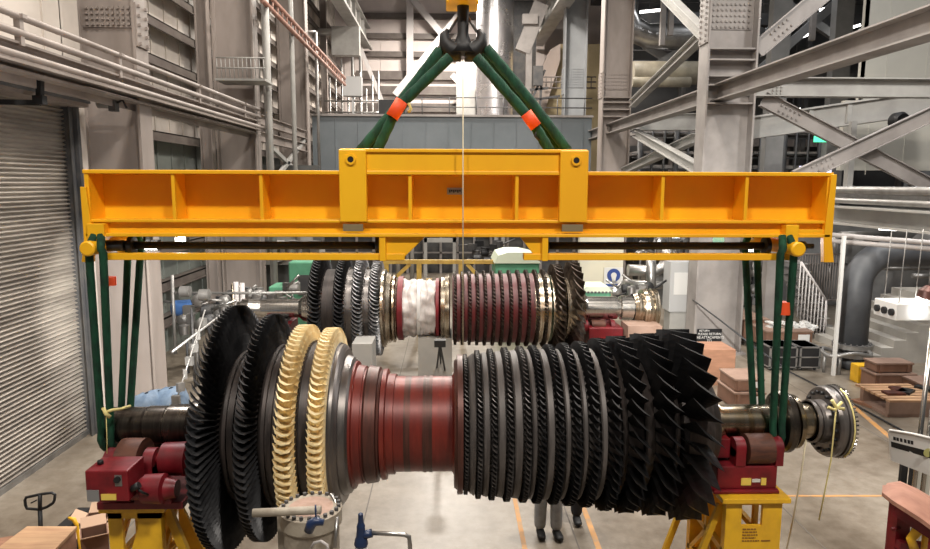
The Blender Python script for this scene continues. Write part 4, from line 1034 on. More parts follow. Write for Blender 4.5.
# ================================================================== RIGHT FLOOR LEVEL
# black ducted pipe
YD = 15.6
PX = at(856, 300, YD).x; rD = .30*1.05
zel = at(856,262,YD).z
t = thing('black_duct', (PX, YD, 0), 'thick black vertical duct with an elbow bending right below the platform', 'duct')
m = MB(); m.tube([(PX, YD, .02), (PX, YD, at(856,357,YD).z)], rD, 28); m.build('lower_pipe', DUCT, t)
el = [(PX, YD, at(856,343,YD).z), (PX, YD, zel-.55)] + [(PX + .75*(1-math.cos(a)), YD, zel - .55 + .75*math.sin(a)) for a in [PI/2*i/7 for i in range(1,8)]] + [(PX+6, YD, zel+.2)]
m = MB(); m.tube(el, rD*1.02, 28); m.build('elbow_pipe', DUCT, t)
for q_ in (345, 353):
    z = at(856,q_,YD).z; m = MB(); m.lathe([(z-.05, rD),(z-.05, rD+.13),(z+.05, rD+.13),(z+.05, rD)], (PX, YD, 0), 'Z', 28); fl_ = m.build('flange', GALV, t)
    m = MB()
    for k in range(20): a = 2*PI*k/20; m.rod((PX+math.cos(a)*(rD+.08), YD+math.sin(a)*(rD+.08), z-.09), (PX+math.cos(a)*(rD+.08), YD+math.sin(a)*(rD+.08), z+.09), .02, 6)
    m.build('flange_bolts', DGREY, fl_)
m = MB(); z = at(856,349,YD).z; m.lathe([(z-.06, rD*1.0),(z+.06, rD*1.0)], (PX, YD, 0), 'Z', 24); m.build('gasket', BLK, t)
m = MB(); m.tube([(PX+rD+1.4, YD+.3, zel+.25), (PX+rD+2.0, YD+.4, zel+.25), (PX+7, YD+.5, zel+.35)], .42, 24); tag(m.build('insulated_pipe', DUCTT), 'thick grey horizontal pipe behind the black elbow under the platform', 'pipe')
m = MB(); p = at(840,300,14.9); m.box(p.x-.035, p.x+.035, 14.9, 14.97, 0, at(835,236,14.9).z); tag(m.build('white_post', WHITE), 'bright white vertical post just left of the black duct', 'post')
m = MB(); 
for q_ in (237, 243): m.rod(at(833,q_-2,16.2), at(945,q_+7,14.0), .06, 10)
tag(m.build('white_pipes', WHITES), 'pair of white pipes below the platform edge beam', 'pipes')
# circular valve deck round the duct
m = MB(); c = at(846, 352, 15.2); m.tube([V((c.x + .55*math.cos(a), 15.2+.35*math.sin(a), c.z + .05*math.sin(a*3))) for a in [2*PI*i/20 for i in range(20)]], .05, 8, closed=True); m.rod((c.x-.5,15.2,0),(c.x-.5,15.2,c.z), .04, 8); m.rod((c.x-.25,15.0,0),(c.x-.25,15.0,c.z), .04, 8)
tag(m.build('hose_ring', GALV), 'looped grey hose and stand left of the black duct', 'hose')
# staircase with railing
t = thing('staircase', (at(815,300,18).x, 18, 0), 'grey steel staircase with white handrail descending right under the beam end', 'staircase')
m = MB()
S0, S1 = at(795,262,19), at(828,345,19)
for i in range(12):
    q_ = S0.lerp(S1, i/11); m.box(q_.x-.18, q_.x+.18, 18.6, 19.8, q_.z-.03, q_.z)
m.build('treads', GALV, t)
m = MB(); m.bar(S0, S1, .05, .28); m.bar(S0 + V((0,.8,0)), S1 + V((0,.8,0)), .05, .28); m.build('stringers', PAINTR, t)
m = MB(); H0, H1 = at(801,262,18.6), at(826,300,18.6)
m.rod(H0, H1, .035, 8); m.rod(H1, at(826,330,18.6), .03, 8)
for i in range(9): q_ = H0.lerp(H1, i/8); m.rod(q_, q_ - V((0,0,1.6)), .018, 6)
m.build('handrail', WHITES, t)
m = MB()
for i in range(16):
    x = at(800+i*2.6, 260, 20.5); m.rod((x.x,20.5,at(800,300,20.5).z), (x.x,20.5,at(800,254,20.5).z), .015, 6)
m.rod(at(798,254,20.5), at(842,254,20.5), .03, 6); m.rod(at(798,300,20.5), at(842,300,20.5), .03, 6)
tag(m.build('guard_rail', GIRTL), 'fine-barred guard rail behind the steel staircase', 'railing')
p = at(771,300,19.5); m = MB(); m.box(p.x-.18, p.x+.18, 19.5, 19.8, 0, 4.2); tag(m.build('bay_column', PAINTR), 'slim grey column behind the right pair of green slings', 'column')
# concrete steps far right
t = thing('concrete_steps', (at(900,350,16).x, 16, 0), 'broad pale steps climbing to the right behind the brown crates', 'steps')
m = MB(); b0 = at(868,372,16)
for i in range(8): m.box(b0.x + i*.30, b0.x + 5, 16 + 0*i, 18.5, i*.19, (i+1)*.19)
m.build('treads', CONC, t)
# wall behind the right lower zone
m = MB(); m.box(7.5, 22, 24, 24.2, 0, 3.6); tag(m.build('partition_panel', mat('mid_grey_panel', (.22,.22,.22), .6, c2=(.15,.15,.155), scale=1.2)), 'grey low wall behind the stairs and black duct at right', 'partition')
m = MB(); rr = random.Random(9)
for i in range(16):
    a = V((rr.uniform(7.8,16), rr.uniform(21,23.5), rr.uniform(.3,3.4)))
    d = V((rr.uniform(1,3),0,0)) if rr.random() < .5 else V((0,0,rr.uniform(.5,1.5)))
    m.rod(a, a+d, rr.uniform(.04,.14), 8)
tag(m.build('pipework', GALV), 'tangle of grey pipes along the low wall behind the staircase', 'pipes', kind='stuff')
# crates helper
def crate(px0, px1, pytop, pybase, Yd, depth, label, m_=CARD, mt=CARDT, group='brown shipping crates', lab=True, zbase=0., rz=0., Y=None):
    z0_ = zbase; A = at(px0, pybase, Yd); B = at(px1, pybase, Yd); T = at(px0, pytop, Yd)
    xc_, w_ = (A.x+B.x)/2, B.x-A.x; h_ = T.z - z0_
    t = thing('shipping_crate', (xc_, Yd+depth/2, z0_), label, 'crate', group)
    MB().box(xc_-w_/2, xc_+w_/2, Yd, Yd+depth, z0_+.02, z0_+h_-.04).build('crate_body', m_, t, bevel=.008)
    MB().box(xc_-w_/2-.02, xc_+w_/2+.02, Yd-.02, Yd+depth+.02, z0_+h_-.04, z0_+h_).build('lid', mt, t, bevel=.006)
    for f in (.12, .88): MB().box(xc_-w_/2+w_*f-.03, xc_-w_/2+w_*f+.03, Yd-.022, Yd, z0_+.02, z0_+h_-.04).build('batten', m_, t)
    if lab: MB().box(xc_+w_*.18, xc_+w_*.18+min(.3, w_*.3), Yd-.032, Yd-.0225, z0_+h_*.35, z0_+h_*.8).build('paper_label', WHITE, t)
    return t
Yc = atz(735, 408).y
# stack left of the column foot
crate(735, 763, 379, 392, 12.6, .75, 'brown crate with white labels, top of the stack behind the right journal', zbase=at(740,392,12.6).z)
crate(734, 764, 392.7, 412, 12.55, .85, 'brown crate at the bottom of the stack behind the right journal', zbase=0, )
m = MB(); A, B = at(704,350,14.2), at(736,350,14.2); m.box(A.x, B.x, 14.2, 15.0, 0, A.z); tag(m.build('plywood_crate', WOOD2), 'tall plywood box leaning at the foot of the nearest right column', 'crate')
crate(740, 768, 319, 334, 17.9, 1.4, 'low brown crate between the column foot and the right slings', zbase=.15)
crate(766, 812, 331, 343, 16.9, 1.3, 'low brown crate with white label right of the right slings', zbase=.15)
m = MB(); rr = random.Random(4)
for i in range(26):
    p = at(rr.uniform(768,812), rr.uniform(322,330), 17.4); m.cbox(p, rr.uniform(.1,.4), rr.uniform(.1,.4), rr.uniform(.02,.12), rz=rr.uniform(0,3), ry=rr.uniform(-.4,.4))
tag(m.build('wrapping_scraps', WHITE), 'heap of white wrapping scraps on the crate behind the right slings', 'packaging', kind='stuff')
for i, (a, b) in enumerate(((768,798),(798,821))):
    Yk_ = 15.3; A, B = at(a, 367, Yk_), at(b, 367, Yk_); T = at(a, 347, Yk_)
    t = thing('equipment_case', ((A.x+B.x)/2, Yk_+.4, 0), ['black equipment case nearer the right slings', 'black equipment case nearer the black duct'][i], 'case', 'black flight cases')
    m = MB(); m.box(A.x+.03, B.x-.04, Yk_, Yk_+.7, .06, T.z); m.build('shell', BLK, t, bevel=.03)
    m = MB()
    for z in (.08, T.z*.55, T.z-.03): m.box(A.x+.02, B.x-.03, Yk_-.015, Yk_+.715, z, z+.03)
    m.box(A.x+.02, A.x+.06, Yk_-.015, Yk_+.02, .06, T.z); m.box(B.x-.07, B.x-.03, Yk_-.015, Yk_+.02, .06, T.z)
    m.build('metal_trim', GALV, t)
    m = MB()
    for x in (A.x+.1, B.x-.12): m.rod((x, Yk_+.1, .03), (x+.04, Yk_+.1, .03), .03, 10)
    m.build('castors', RUB, t)
# yellow bin, crates and pallets
A, B = at(857,388,14.3), at(871,388,14.3); m = MB(); m.box(A.x, B.x, 14.3, 14.6, 0, at(860,366,14.3).z); m.box(A.x+.05, B.x-.05, 14.27, 14.3, .15, .3); tag(m.build('yellow_bin', YEL2, bevel=.01), 'small yellow metal bin at the foot of the black duct', 'bin')
crate(874, 914, 374, 396, 13.5, .5, 'wide brown crate with white label right of the yellow bin')
crate(876, 912, 363, 374, 13.55, .42, 'shallow brown crate on top of the wide one', zbase=at(871,374,13.5).z+.003, lab=False)
crate(920, 950, 384, 408, 12.9, .6, 'brown crate cut off by the right picture edge')
t = thing('pallet', (at(908,410,12.1).x, 12.6, 0), 'low wooden pallet with loose boards in front of the brown crates', 'pallet')
A, B = at(888,418,12.1), at(945,418,12.1)
m = MB()
for i in range(7): y = 12.1 + i*.16; m.box(A.x, B.x, y, y+.12, .30, .34)
m.build('deck_boards', WOOD, t)
m = MB(); m.box(A.x, B.x, 12.1, 12.2, .06, .30); m.box(A.x, B.x, 12.9, 13.0, .06, .30); m.box(A.x, B.x, 12.12, 12.98, 0, .06); m.build('bearers', CARDT, t)
m = MB(); A = at(873,400,13.0); m.cbox((A.x+.1, 12.9, .03), .9, .6, .05, rz=.3); tag(m.build('loose_board', WOOD2), 'brown board lying flat left of the low pallet', 'board')
for i, (p, q_) in enumerate(((893,399),(905,402),(897,404),(925,398))):
    c = at(p, q_, 12.5 + i*.1); m = MB(); m.cbox((c.x, c.y, .36), .35, .22, .05, rz=i*.7); tag(m.build('loose_part', (BROWN, BLK, BROWN, BLK)[i]), ['reddish loose part on the pallet, leftmost', 'black loose part at the middle of the pallet', 'reddish loose part in front on the pallet', 'black loose part at the right end of the pallet'][i], 'part')
m = MB(); c = at(880,402,13.2); m.tube([V((c.x+.35*math.cos(a), 13.0+.2*math.sin(a), .05+.02*math.sin(3*a))) for a in [2*PI*i/16 for i in range(16)]], .02, 6, closed=True); tag(m.build('cable_coil', BLK), 'small coil of black cable beside the pallet', 'cable')
# low floor cables
m = MB(); m.tube([at(693,300,16.6), at(720,320,14.5), at(752,345,12.5), atz(790,372,.03), atz(850,402,.03), atz(905,432,.03), atz(935,450,.03)], .018, 7); tag(m.build('power_cable', RUB), 'long black cable slanting from the nearest right column across the floor', 'cable')

# hanging white pendant box and lamp, nearer
t = thing('pendant_box', at(895,310,8.2), 'white connection box with black round sockets hanging on wires at right', 'connection box')
A, B = at(896,321,8.0), at(945,318,8.0); z0_, z1_ = A.z, at(896,304,8.0).z
m = MB(); m.box(A.x, B.x, 8.0, 8.45, z0_, z1_); m.build('housing', WHITE, t, bevel=.01)
m = MB()
for yy in (8.08, 8.22, 8.36):
    MB().lathe([(A.x,.045),(A.x-.03,.045),(A.x-.032,.02)], (0, yy, (z0_+z1_)/2-.01), 'X', 16).build('socket', BLK, t)
m = MB()
for p, yy in ((899,8.05),(915,8.05),(884,8.4)): c = at(p,302,yy); m.rod((c.x, yy, z1_), (c.x+.02, yy, at(p+4,229,yy).z), .006, 6)
m.build('suspension_wires', GALV, t)
lx = at(921,300,8.0)
t = thing('work_lamp', lx, 'very bright small work lamp right of the hanging white box', 'lamp')
m = MB(); m.lathe([(-.05,.03),(-.04,.06),(.0,.07),(.03,.05),(.05,.01)], lx, 'Z', 20); m.build('lamp_bulb', LAMP, t)
m = MB(); c = lx + V((.1,0,.12)); m.lathe([(-.1,.14),(.0,.12),(.06,.05)], c, 'Z', 20); tag(m.build('lamp_hood', BROWN, t), 'brown hood')
m = MB(); m.tube([c+V((0,0,.05)), c + V((0,0,.9)), c+V((.02,0,1.2)), c+V((.1,0,1.45)), c+V((.3,0,1.5))], .02, 8); m.build('lamp_arm', GALV, t)
# near poles at right with notice board
for i, (p, q_, Y_) in enumerate(((916,920,6.0), (925,930,6.0))):
    T, B = at(q_-2 if i == 0 else q_-1, 320, Y_), at(p-4, 476, Y_)
    m = MB(); m.rod((B.x, Y_, 0), (B.x+.06, Y_, T.z), .022, 10); tag(m.build('steel_pole', STEEL), ['left one of the two slim bright poles at the right edge', 'right one of the two slim bright poles at the right edge'][i], 'pole')
t = thing('notice_board', at(908,450,5.7), 'tilted white notice board with a black band hanging on the poles at right', 'notice board')
A = [at(890,431,5.8), at(936,440,5.5), at(936,478,5.5), at(892,461,5.8)]
m = MB(); m.add([*A, *[a_ + V((0,.03,0)) for a_ in A]], [(0,1,2,3),(7,6,5,4),(0,4,5,1),(1,5,6,2),(2,6,7,3),(3,7,4,0)]); m.build('panel', WHITE, t)
def onb(u, v, off=-.006): return A[0].lerp(A[1], u).lerp(A[3].lerp(A[2], u), v) + V((0, off, 0))
def patch(mb, u0, u1, v0, v1): 
    a = [onb(u0,v0), onb(u1,v0), onb(u1,v1), onb(u0,v1)]; mb.add([*a, *[x_ + V((0,.004,0)) for x_ in a]], [(0,1,2,3),(7,6,5,4),(0,4,5,1),(1,5,6,2),(2,6,7,3),(3,7,4,0)])
m = MB(); patch(m, .0, 1, .34, .52); tag(m.build('black_band', BLK, t), 'black band')
m = MB()
for u in (.06,.13,.21,.30,.38,.45): patch(m, u, u+.055, .16, .27)
m.build('lettering', BLK, t)
m = MB(); m.add([onb(1.0,.45)+V((.0,-.01,0))]*0 or [], []) ; c = onb(.80,.38)+V((0,-.012,0)); m.lathe([(-.003,.04),(.003,.04)], c, 'Y', 16); m.build('sticker', mat('olive_sticker', (.35,.33,.12), .6), t)
m = MB(); m.tube([onb(-.02,-.03), onb(.5,-.05), onb(1.0,-.02)], .012, 6); m.build('edge_chain', WHITE, t)
# dark strips of frame behind it
for i, (p, Y_) in enumerate(((904,6.1),(914,6.1))):
    c = at(p, 480, Y_); m = MB(); m.box(c.x-.03, c.x+.03, Y_, Y_+.04, 0, at(p,461,Y_).z); tag(m.build('frame_post', BLK), ['left black post below the notice board', 'right black post below the notice board'][i], 'post')
c = at(921,485,6.2); MBp = MB(); MBp.box(c.x-.06, c.x+.09, 6.2, 6.24, .0, at(921,466,6.2).z); tag(MBp.build('upright_board', WHITEP), 'white upright panel right of the black posts under the notice board', 'panel')
# rolled sheet on dark red frame at lower right
Yn = 4.6
t = thing('covered_rack', (at(915,520,Yn).x, Yn, 0), 'dark red steel rack draped with a pinkish brown sheet at the lower right corner', 'rack')
pts = [at(882,491,4.9), at(887,483,4.9), at(900,481,4.95), at(918,489,5.0), at(940,502,5.0)]
low = [at(882,492,4.6), at(892,500,4.4), at(905,508,4.2), at(922,519,4.1), at(945,536,4.0)]
mid = [a.lerp(b, .5) + V((0,0,.05)) for a, b in zip(pts, low)]
vs = pts + mid + low; vs2 = [v + V((0,0,-.03)) for v in vs]
fs = [(r*5+c_, r*5+c_+1, (r+1)*5+c_+1, (r+1)*5+c_) for r in range(2) for c_ in range(4)]
m = MB(); m.add(vs, fs, True); m.add(vs2, [f[::-1] for f in fs], True)
rim = [0,1,2,3,4,9,14,13,12,11,10,5]; m.add(vs+vs2, [(rim[i], rim[(i+1)%12], 15+rim[(i+1)%12], 15+rim[i]) for i in range(12)])
m.build('sheet', PINKW, t)
m = MB(); p = at(903,530,4.45); m.box(p.x-.05, p.x+.05, 4.45, 4.55, 0, at(903,508,4.45).z); m.bar(at(897,508,4.4), at(950,542,4.1), .06, .10); m.bar(at(898,545,4.4), at(950,549,4.4), .05,.06)
p2 = at(926,530,4.45); m.box(p2.x-.02, p2.x+.03, 4.4, 4.46, 0, at(926,524,4.4).z)
m.rod(at(891,529,4.45), at(900,528,4.45), .012, 8)
m.build('frame', RED, t)
m = MB(); c = at(914,535,4.3); m.tube([c+V((0,0,.12)), c+V((.03,0,.04)), c+V((-.02,0,-.03)), c+V((.02,0,-.12))], [.02,.035,.03,.03], 10); m.rod(c+V((.08,0,.1)), c+V((.08,0,-.15)), .02, 8); m.build('hose_fitting', YEL2, t)

# black sign on the nearest right column
sg0, sg1 = at(697.5,329,16.85), at(721,347,16.85)
t = thing('black_sign', ((sg0.x+sg1.x)/2, 16.85, sg1.z), 'black notice with white capitals at the foot of the nearest right column', 'sign')
MB().box(sg0.x, sg1.x, 16.85, 16.88, sg1.z, sg0.z).build('sign_board', mat('sign_black', (.01,.01,.012), .5), t)
xm = (sg0.x+sg1.x)/2; hh = sg0.z - sg1.z
for body, sz, f in (('RETURN', .07, .90), ('PLEASE RETURN', .085, .72), ('THE ATTACHMENTS', .10, .53), ('TO', .09, .35), ('THIS BASKET', .11, .17)):
    text(body, sz, (xm - (.14 if f > .8 else 0), 16.845, sg1.z + hh*f), WHITE, t, sx=.82 if sz > .09 and len(body) > 12 else 1)
# extra white tag on column side panel with paper (grey cabinet)
# ================================================================== MID BACKGROUND BETWEEN BEAM AND REAR ROTOR
# yellow railing frame
YY = 19
t = thing('strutted_railing', (at(435,262,YY).x, YY, 0), 'pale yellow steel frame with diagonal struts standing behind the rear rotor', 'frame')
m = MB(); m.box(at(383,262,YY).x, at(500,262,YY).x, YY, YY+.12, at(430,264,YY).z, at(430,260,YY).z); m.build('top_rail', YELP, t)
for p in (386, 419, 461):
    c = at(p,262,YY); MB().box(c.x-.07, c.x+.07, YY+.01, YY+.11, 0, at(430,264,YY).z).build('post', YELP, t)
for a, b in (((395,278),(410,264)), ((480,278),(467,264))): MB().bar(at(a[0],a[1],YY+.06), at(b[0],b[1],YY+.06), .08, .1).build('diagonal', YELP, t)
c = at(428,283,YY-.5); tag(MB().box(c.x-.05,c.x+.1,YY-.5,YY-.4,0,at(428,279,YY-.5).z).build('short_post', YELP), 'short yellow post just right of the wrapped rotor section', 'post')
# door frame in enclosure lower area
c = at(440, 258, 31.5); m = MB(); zt2 = at(440,238,31.5).z; m.box(c.x-.75, c.x-.6, 31.4, 31.5, 0, zt2); m.box(c.x+.6, c.x+.75, 31.4, 31.5, 0, zt2); m.box(c.x-.75, c.x+.75, 31.4, 31.5, zt2-.2, zt2); tag(m.build('door_frame', PAINTC), 'grey door frame standing in the dark bay below the enclosure', 'door frame')
for i, p in enumerate((398, 412, 496, 503)):
    c = at(p, 258, 30); m = MB(); m.rod((c.x,30,0),(c.x,30,3.6), .10, 8); tag(m.build('pipe_post', PAINTC), ['leftmost pale pipe rising under the enclosure', 'pale pipe rising left of the grey door frame', 'pale pipe rising just left of the green cabinet', 'pale pipe rising behind the green cabinet top'][i], 'pipe')
# green machines
def gm(px0, px1, pt, pb, Yd, dp, lab, top=False):
    A, B = at(px0,pb,Yd), at(px1,pb,Yd); z1_ = at(px0,pt,Yd).z
    t = thing('green_machine', ((A.x+B.x)/2, Yd+dp/2, 0), lab, 'machine', 'green workshop machines')
    MB().box(A.x, B.x, Yd, Yd+dp, 0, z1_).build('machine_body', MGREEN, t, bevel=.04)
    return t, A, B, z1_
t, A, B, z1_ = gm(290, 322, 262, 320, 18, 1.6, 'green machine with a dark window left of the rear rotor discs')
MB().box(A.x+.25, A.x+.7, 17.97, 18, z1_-.9, z1_-.35).build('window', DGREY, t); m = MB(); m.box(A.x-.6, A.x, 18.2, 19, 0, z1_-.7); m.build('side_housing', MGREEN, t, bevel=.03)
t, A, B, z1_ = gm(495, 539, 263, 280, 18.5, 1.4, 'green cabinet with cream sloping cover above the rear compressor stages')
MB().prism([(A.x-.03,z1_),(B.x+.03,z1_),(B.x-.1,z1_+.22),(B.x-.45,z1_+.30),(A.x+.35,z1_+.30),(A.x+.08,z1_+.22)], 18.4, 20.0).build('cover', MGREENL, t)
t, A, B, z1_ = gm(582, 611, 292, 302, 17.2, .9, 'low green tank with bolted cream lid right of the rear rotor blades')
m = MB(); m.prism([(A.x-.02,z1_),(B.x+.02,z1_),(B.x-.08,z1_+.14),(A.x+.08,z1_+.14)], 17.15, 18.1); m.build('lid', MGREENL, t)
m = MB()
for i in range(8): MB().cbox((A.x+.05+i*(B.x-A.x-.1)/7, 17.15, z1_+.0), .05,.06,.05).build('lid_bolt', DGREY, t)
# mandatory sign
c = at(613.5, 277, 21); t = thing('safety_sign', c, 'white safety sign with a round blue face symbol behind the rear rotor', 'sign')
w_ = .30; MB().box(c.x-w_, c.x+w_, 21, 21.03, c.z-.36, c.z+.30).build('sign_board', WHITE, t)
MB().lathe([(20.97,.21),(20.99,.21)], (c.x,0,c.z+.06), 'Y', 32).build('blue_disc', mat('sign_blue', (.02,.05,.22), .5), t)
m = MB(); m.lathe([(20.955,.09),(20.968,.09)], (c.x,0,c.z+.06), 'Y', 20); m.prism([(c.x-.05,c.z-.14),(c.x+.05,c.z-.14),(c.x+.08,c.z+.06),(c.x-.08,c.z+.06)], 20.957, 20.966); m.build('face_symbol', WHITE, t)
m = MB(); m.box(c.x-.24, c.x+.20, 20.97, 20.99, c.z-.30, c.z-.22); m.build('caption', mat('sign_blue', (.02,.05,.22), .5), t)
m = MB(); A, B = at(580,240,21.3), at(624,240,21.3); m.box(A.x, B.x, 21.3, 21.6, 0, 4.2); tag(m.build('cream_partition', mat('cream_panel', (.62,.58,.46), .6, c2=(.55,.52,.43), scale=.8)), 'cream wall section behind the blue-faced safety sign', 'partition')
# grey switch cabinet with paper
A, B = at(668,330,18.4), at(694,330,18.4); t = thing('switch_cabinet', ((A.x+B.x)/2, 18.7, 0), 'grey cabinet with white paper sheet left of the nearest right column', 'cabinet')
MB().box(A.x, B.x, 18.4, 19.0, at(680,312,18.4).z, at(680,262,18.4).z).build('cabinet_body', mat('cabinet_grey', (.42,.42,.42), .5), t, bevel=.01)
MB().box(A.x+.05, B.x-.05, 18.45, 18.95, 0, at(680,312,18.4).z).build('plinth', PAINTC, t)
c = at(681,284,18.4); MB().box(c.x-.20, c.x+.20, 18.385, 18.398, c.z-.3, c.z+.32).build('paper_sheet', WHITE, t)
# silver pipes middle right
m = MB(); m.tube([at(628,270,19.5), at(655,271,19.5), at(662,268,19.5), at(667,260,19.5), at(668,248,19.5)], .17, 14); tag(m.build('silver_pipe', SILV2), 'bent silver pipe left of the grey cabinet with paper', 'pipe')
m = MB(); m.tube([at(651,300,19.2), at(651,258,19.2)], .14, 14); tag(m.build('silver_pipe', SILV2), 'short vertical silver pipe crossing the bent one', 'pipe')
m = MB(); m.tube([at(624,283,19.8), at(660,285,19.8), at(668,283,19.8)], .12, 12); tag(m.build('silver_pipe', SILV2), 'lower horizontal silver pipe above the rear flange', 'pipe')
# tank and dark pump cluster
rr = random.Random(33)
def cluster(px0, px1, py0, py1, Y0, Y1, n_, label, mats_, name='machinery', sc=1.):
    t = thing(name, (at((px0+px1)/2, py1, Y0).x, (Y0+Y1)/2, 0), label, 'machinery')
    for k, mm in enumerate(mats_):
        m = MB()
        for i in range(n_//len(mats_)):
            Y_ = rr.uniform(Y0, Y1); c = at(rr.uniform(px0,px1), rr.uniform(py0,py1), Y_)
            ty = rr.random()
            if ty < .35: m.lathe([(-.12*sc,.05*sc),(-.1*sc,.12*sc),(.1*sc,.12*sc),(.12*sc,.05*sc)], c, rr.choice('XYZ'), 12)
            elif ty < .6: m.cbox(c, rr.uniform(.1,.3)*sc, rr.uniform(.1,.3)*sc, rr.uniform(.08,.3)*sc, rz=rr.uniform(0,3))
            elif ty < .85: m.rod(c, c + V((rr.choice((-1,1))*rr.uniform(.2,.6)*sc, 0, rr.uniform(-.3,.3)*sc)), .03*sc, 8)
            else: m.rod(c, V((c.x, c.y, 0)), .03*sc, 8)
            m.build(['fitting','pipe','valve'][k], mm, t); m = MB()
    return t
cluster(612, 655, 285, 300, 17.0, 18.5, 36, 'cluster of dark valves and pipes behind the rear coupling flange', [BLK, GALV, SILV2])
cluster(182, 232, 290, 345, 14, 16.3, 48, 'cluster of valves and small pipes seen left of the largest black disc', [DGREY, GALV, SILV2])
cluster(232, 300, 285, 300, 16, 17.5, 36, 'machinery with pipes above the rear rotor\'s silver journal', [DGREY, GALV, SILV2])
cluster(266, 318, 238, 262, 21.3, 23, 27, 'pale pipework between the beam rail and the green machine', [PAINTC, GALV, SILV2], sc=1.5)
cluster(640, 690, 238, 256, 22, 24, 30, 'dark pipework seen between the beam and its right lower rail', [DGREY, GALV, SILV2], sc=1.4)
cluster(470, 500, 240, 262, 28, 30, 18, 'small dark fittings under the enclosure beside the cord', [BLK, DGREY], sc=1.4)
cluster(742, 768, 262, 310, 20.5, 22.5, 24, 'dark valves right of the nearest right column behind the slings', [BLK, GALV, SILV2], sc=1.3)
c = at(204,306,15.5); m = MB(); m.lathe([(-.25,.05),(-.22,.18),(.15,.2),(.2,.08)], at(183,308,15.8), 'X', 18); tag(m.build('blue_motor', BLUEM), 'small blue motor right of the first left column', 'motor')
for i, (p, q0, q1) in enumerate(((237,282,308),(243,283,306),(233,283,300))):
    m = MB(); A = at(p,q1,15.2); m.rod((A.x,15.2,0),(A.x,15.2,at(p,q0,15.2).z), .055 if i < 2 else .03, 12); tag(m.build('silver_cylinder', (WHITES, WHITES, BRONZE)[i]), ['left of the two bright upright cylinders above the largest black disc', 'right of the two bright upright cylinders above the largest black disc', 'thin bronze upright left of the two bright cylinders'][i], 'cylinder')
m = MB(); m.rod(at(172,293,15), at(318,293,15), .03, 8); m.rod(at(172,293,15)-V((0,0,1.4)), at(172,275,15), .04, 8)
tag(m.build('handrail', GALV), 'long thin horizontal rail above the left discs', 'rail')
m = MB(); m.rod(at(172,352,10.5), at(233,306,12.2), .022, 8); tag(m.build('sloping_rod', GALV), 'bright rod sloping up to the right behind the largest black disc', 'rod')
m = MB(); A = at(200,340,11); 
for i in range(7): m.cbox(at(176+i*4.5, 400-i*13, 10.2+.2*i), .12, .06, .14, rz=i)
m.tube([at(176,402,10.2), at(205,310,11.5)], .015, 6); tag(m.build('chain_sling', GALV), 'loose chain hanging behind the left edge of the largest black disc', 'chain')
# pedestals under the rear rotor
m = MB(); A, B = at(418,352,14.2), at(452,352,14.2); m.box(A.x, B.x, 14.2, 15.2, 0, at(430,338,14.2).z); tag(m.build('support_block', CONC), 'pale support block under the wrapped middle of the rear rotor', 'block')
t = thing('rotor_pedestal', (at(270,330,14.7).x, 14.7, 0), 'dark red pedestal under the silver journal of the rear rotor', 'stand')
A, B = at(262,330,14.3), at(290,330,14.3); MB().box(A.x, B.x, 14.3, 15.1, 0, CZ2-9.5*S2-.06).build('pedestal_body', RED, t, bevel=.02)
MB().box(A.x+.1, B.x-.1, 14.4, 15.0, CZ2-9.5*S2-.06, CZ2-9.5*S2).build('saddle', DGREY, t)
t = thing('rotor_pedestal', (at(605,330,14.7).x, 14.7, 0), 'red roller pedestal under the right journal of the rear rotor', 'stand')
A, B = at(589,340,14.2), at(623,340,14.2); MB().box(A.x, B.x, 14.2, 15.2, 0, at(600,328,14.2).z).build('pedestal_body', RED, t, bevel=.02)
for p in (592, 620):
    for yy in (14.45, 14.95):
        m = MB(); m.lathe([(at(p-2,1,14.7).x,.13),(at(p+2,1,14.7).x,.13)], (0,yy,CZ2-11.5*S2-.10), 'X', 16); m.build('bearing_block', RED, t)
for yy in (14.45, 14.95):
    m = MB(); m.lathe([(at(598,1,14.7).x,.12),(at(612,1,14.7).x,.12)], (0,yy,CZ2-11.5*S2-.085), 'X', 20); m.build('roller', ROLLER, t)
m = MB(); A, B = at(628,332,13.9), at(662,332,13.9); m.box(A.x, B.x, 13.9, 14.5, 0, at(640,326,13.9).z); tag(m.build('white_crate', CARDT), 'pale box below the coupling flange of the rear rotor', 'box')
# low grey table/stands behind red drum with black tripod
m = MB(); A, B = at(350,362,12.3), at(466,362,12.3); m.box(A.x, B.x, 12.3, 13.6, 0, .06); 
tag(m.build('floor_plate', CONC), 'pale flat slab on the floor between the two rotors', 'slab')
m = MB(); A = at(440,350,11.6)
for p in ((436,360),(446,362),(441,356)): m.rod((A.x,11.6,at(441,344,11.6).z), atz(p[0], p[1]+14) , .02, 8)
m.cbox((A.x,11.6,at(441,343,11.6).z), .2, .15, .12)
tag(m.build('tripod', BLK), 'small black tripod on the floor between the rotors', 'tripod')
m = MB(); A, B = at(352,352,12.8), at(372,352,12.8); m.box(A.x, B.x, 12.8, 13.5, 0, at(360,344,12.8).z); tag(m.build('cabinet', PAINTC), 'low pale cabinet on the floor behind the second gold blade ring', 'cabinet')
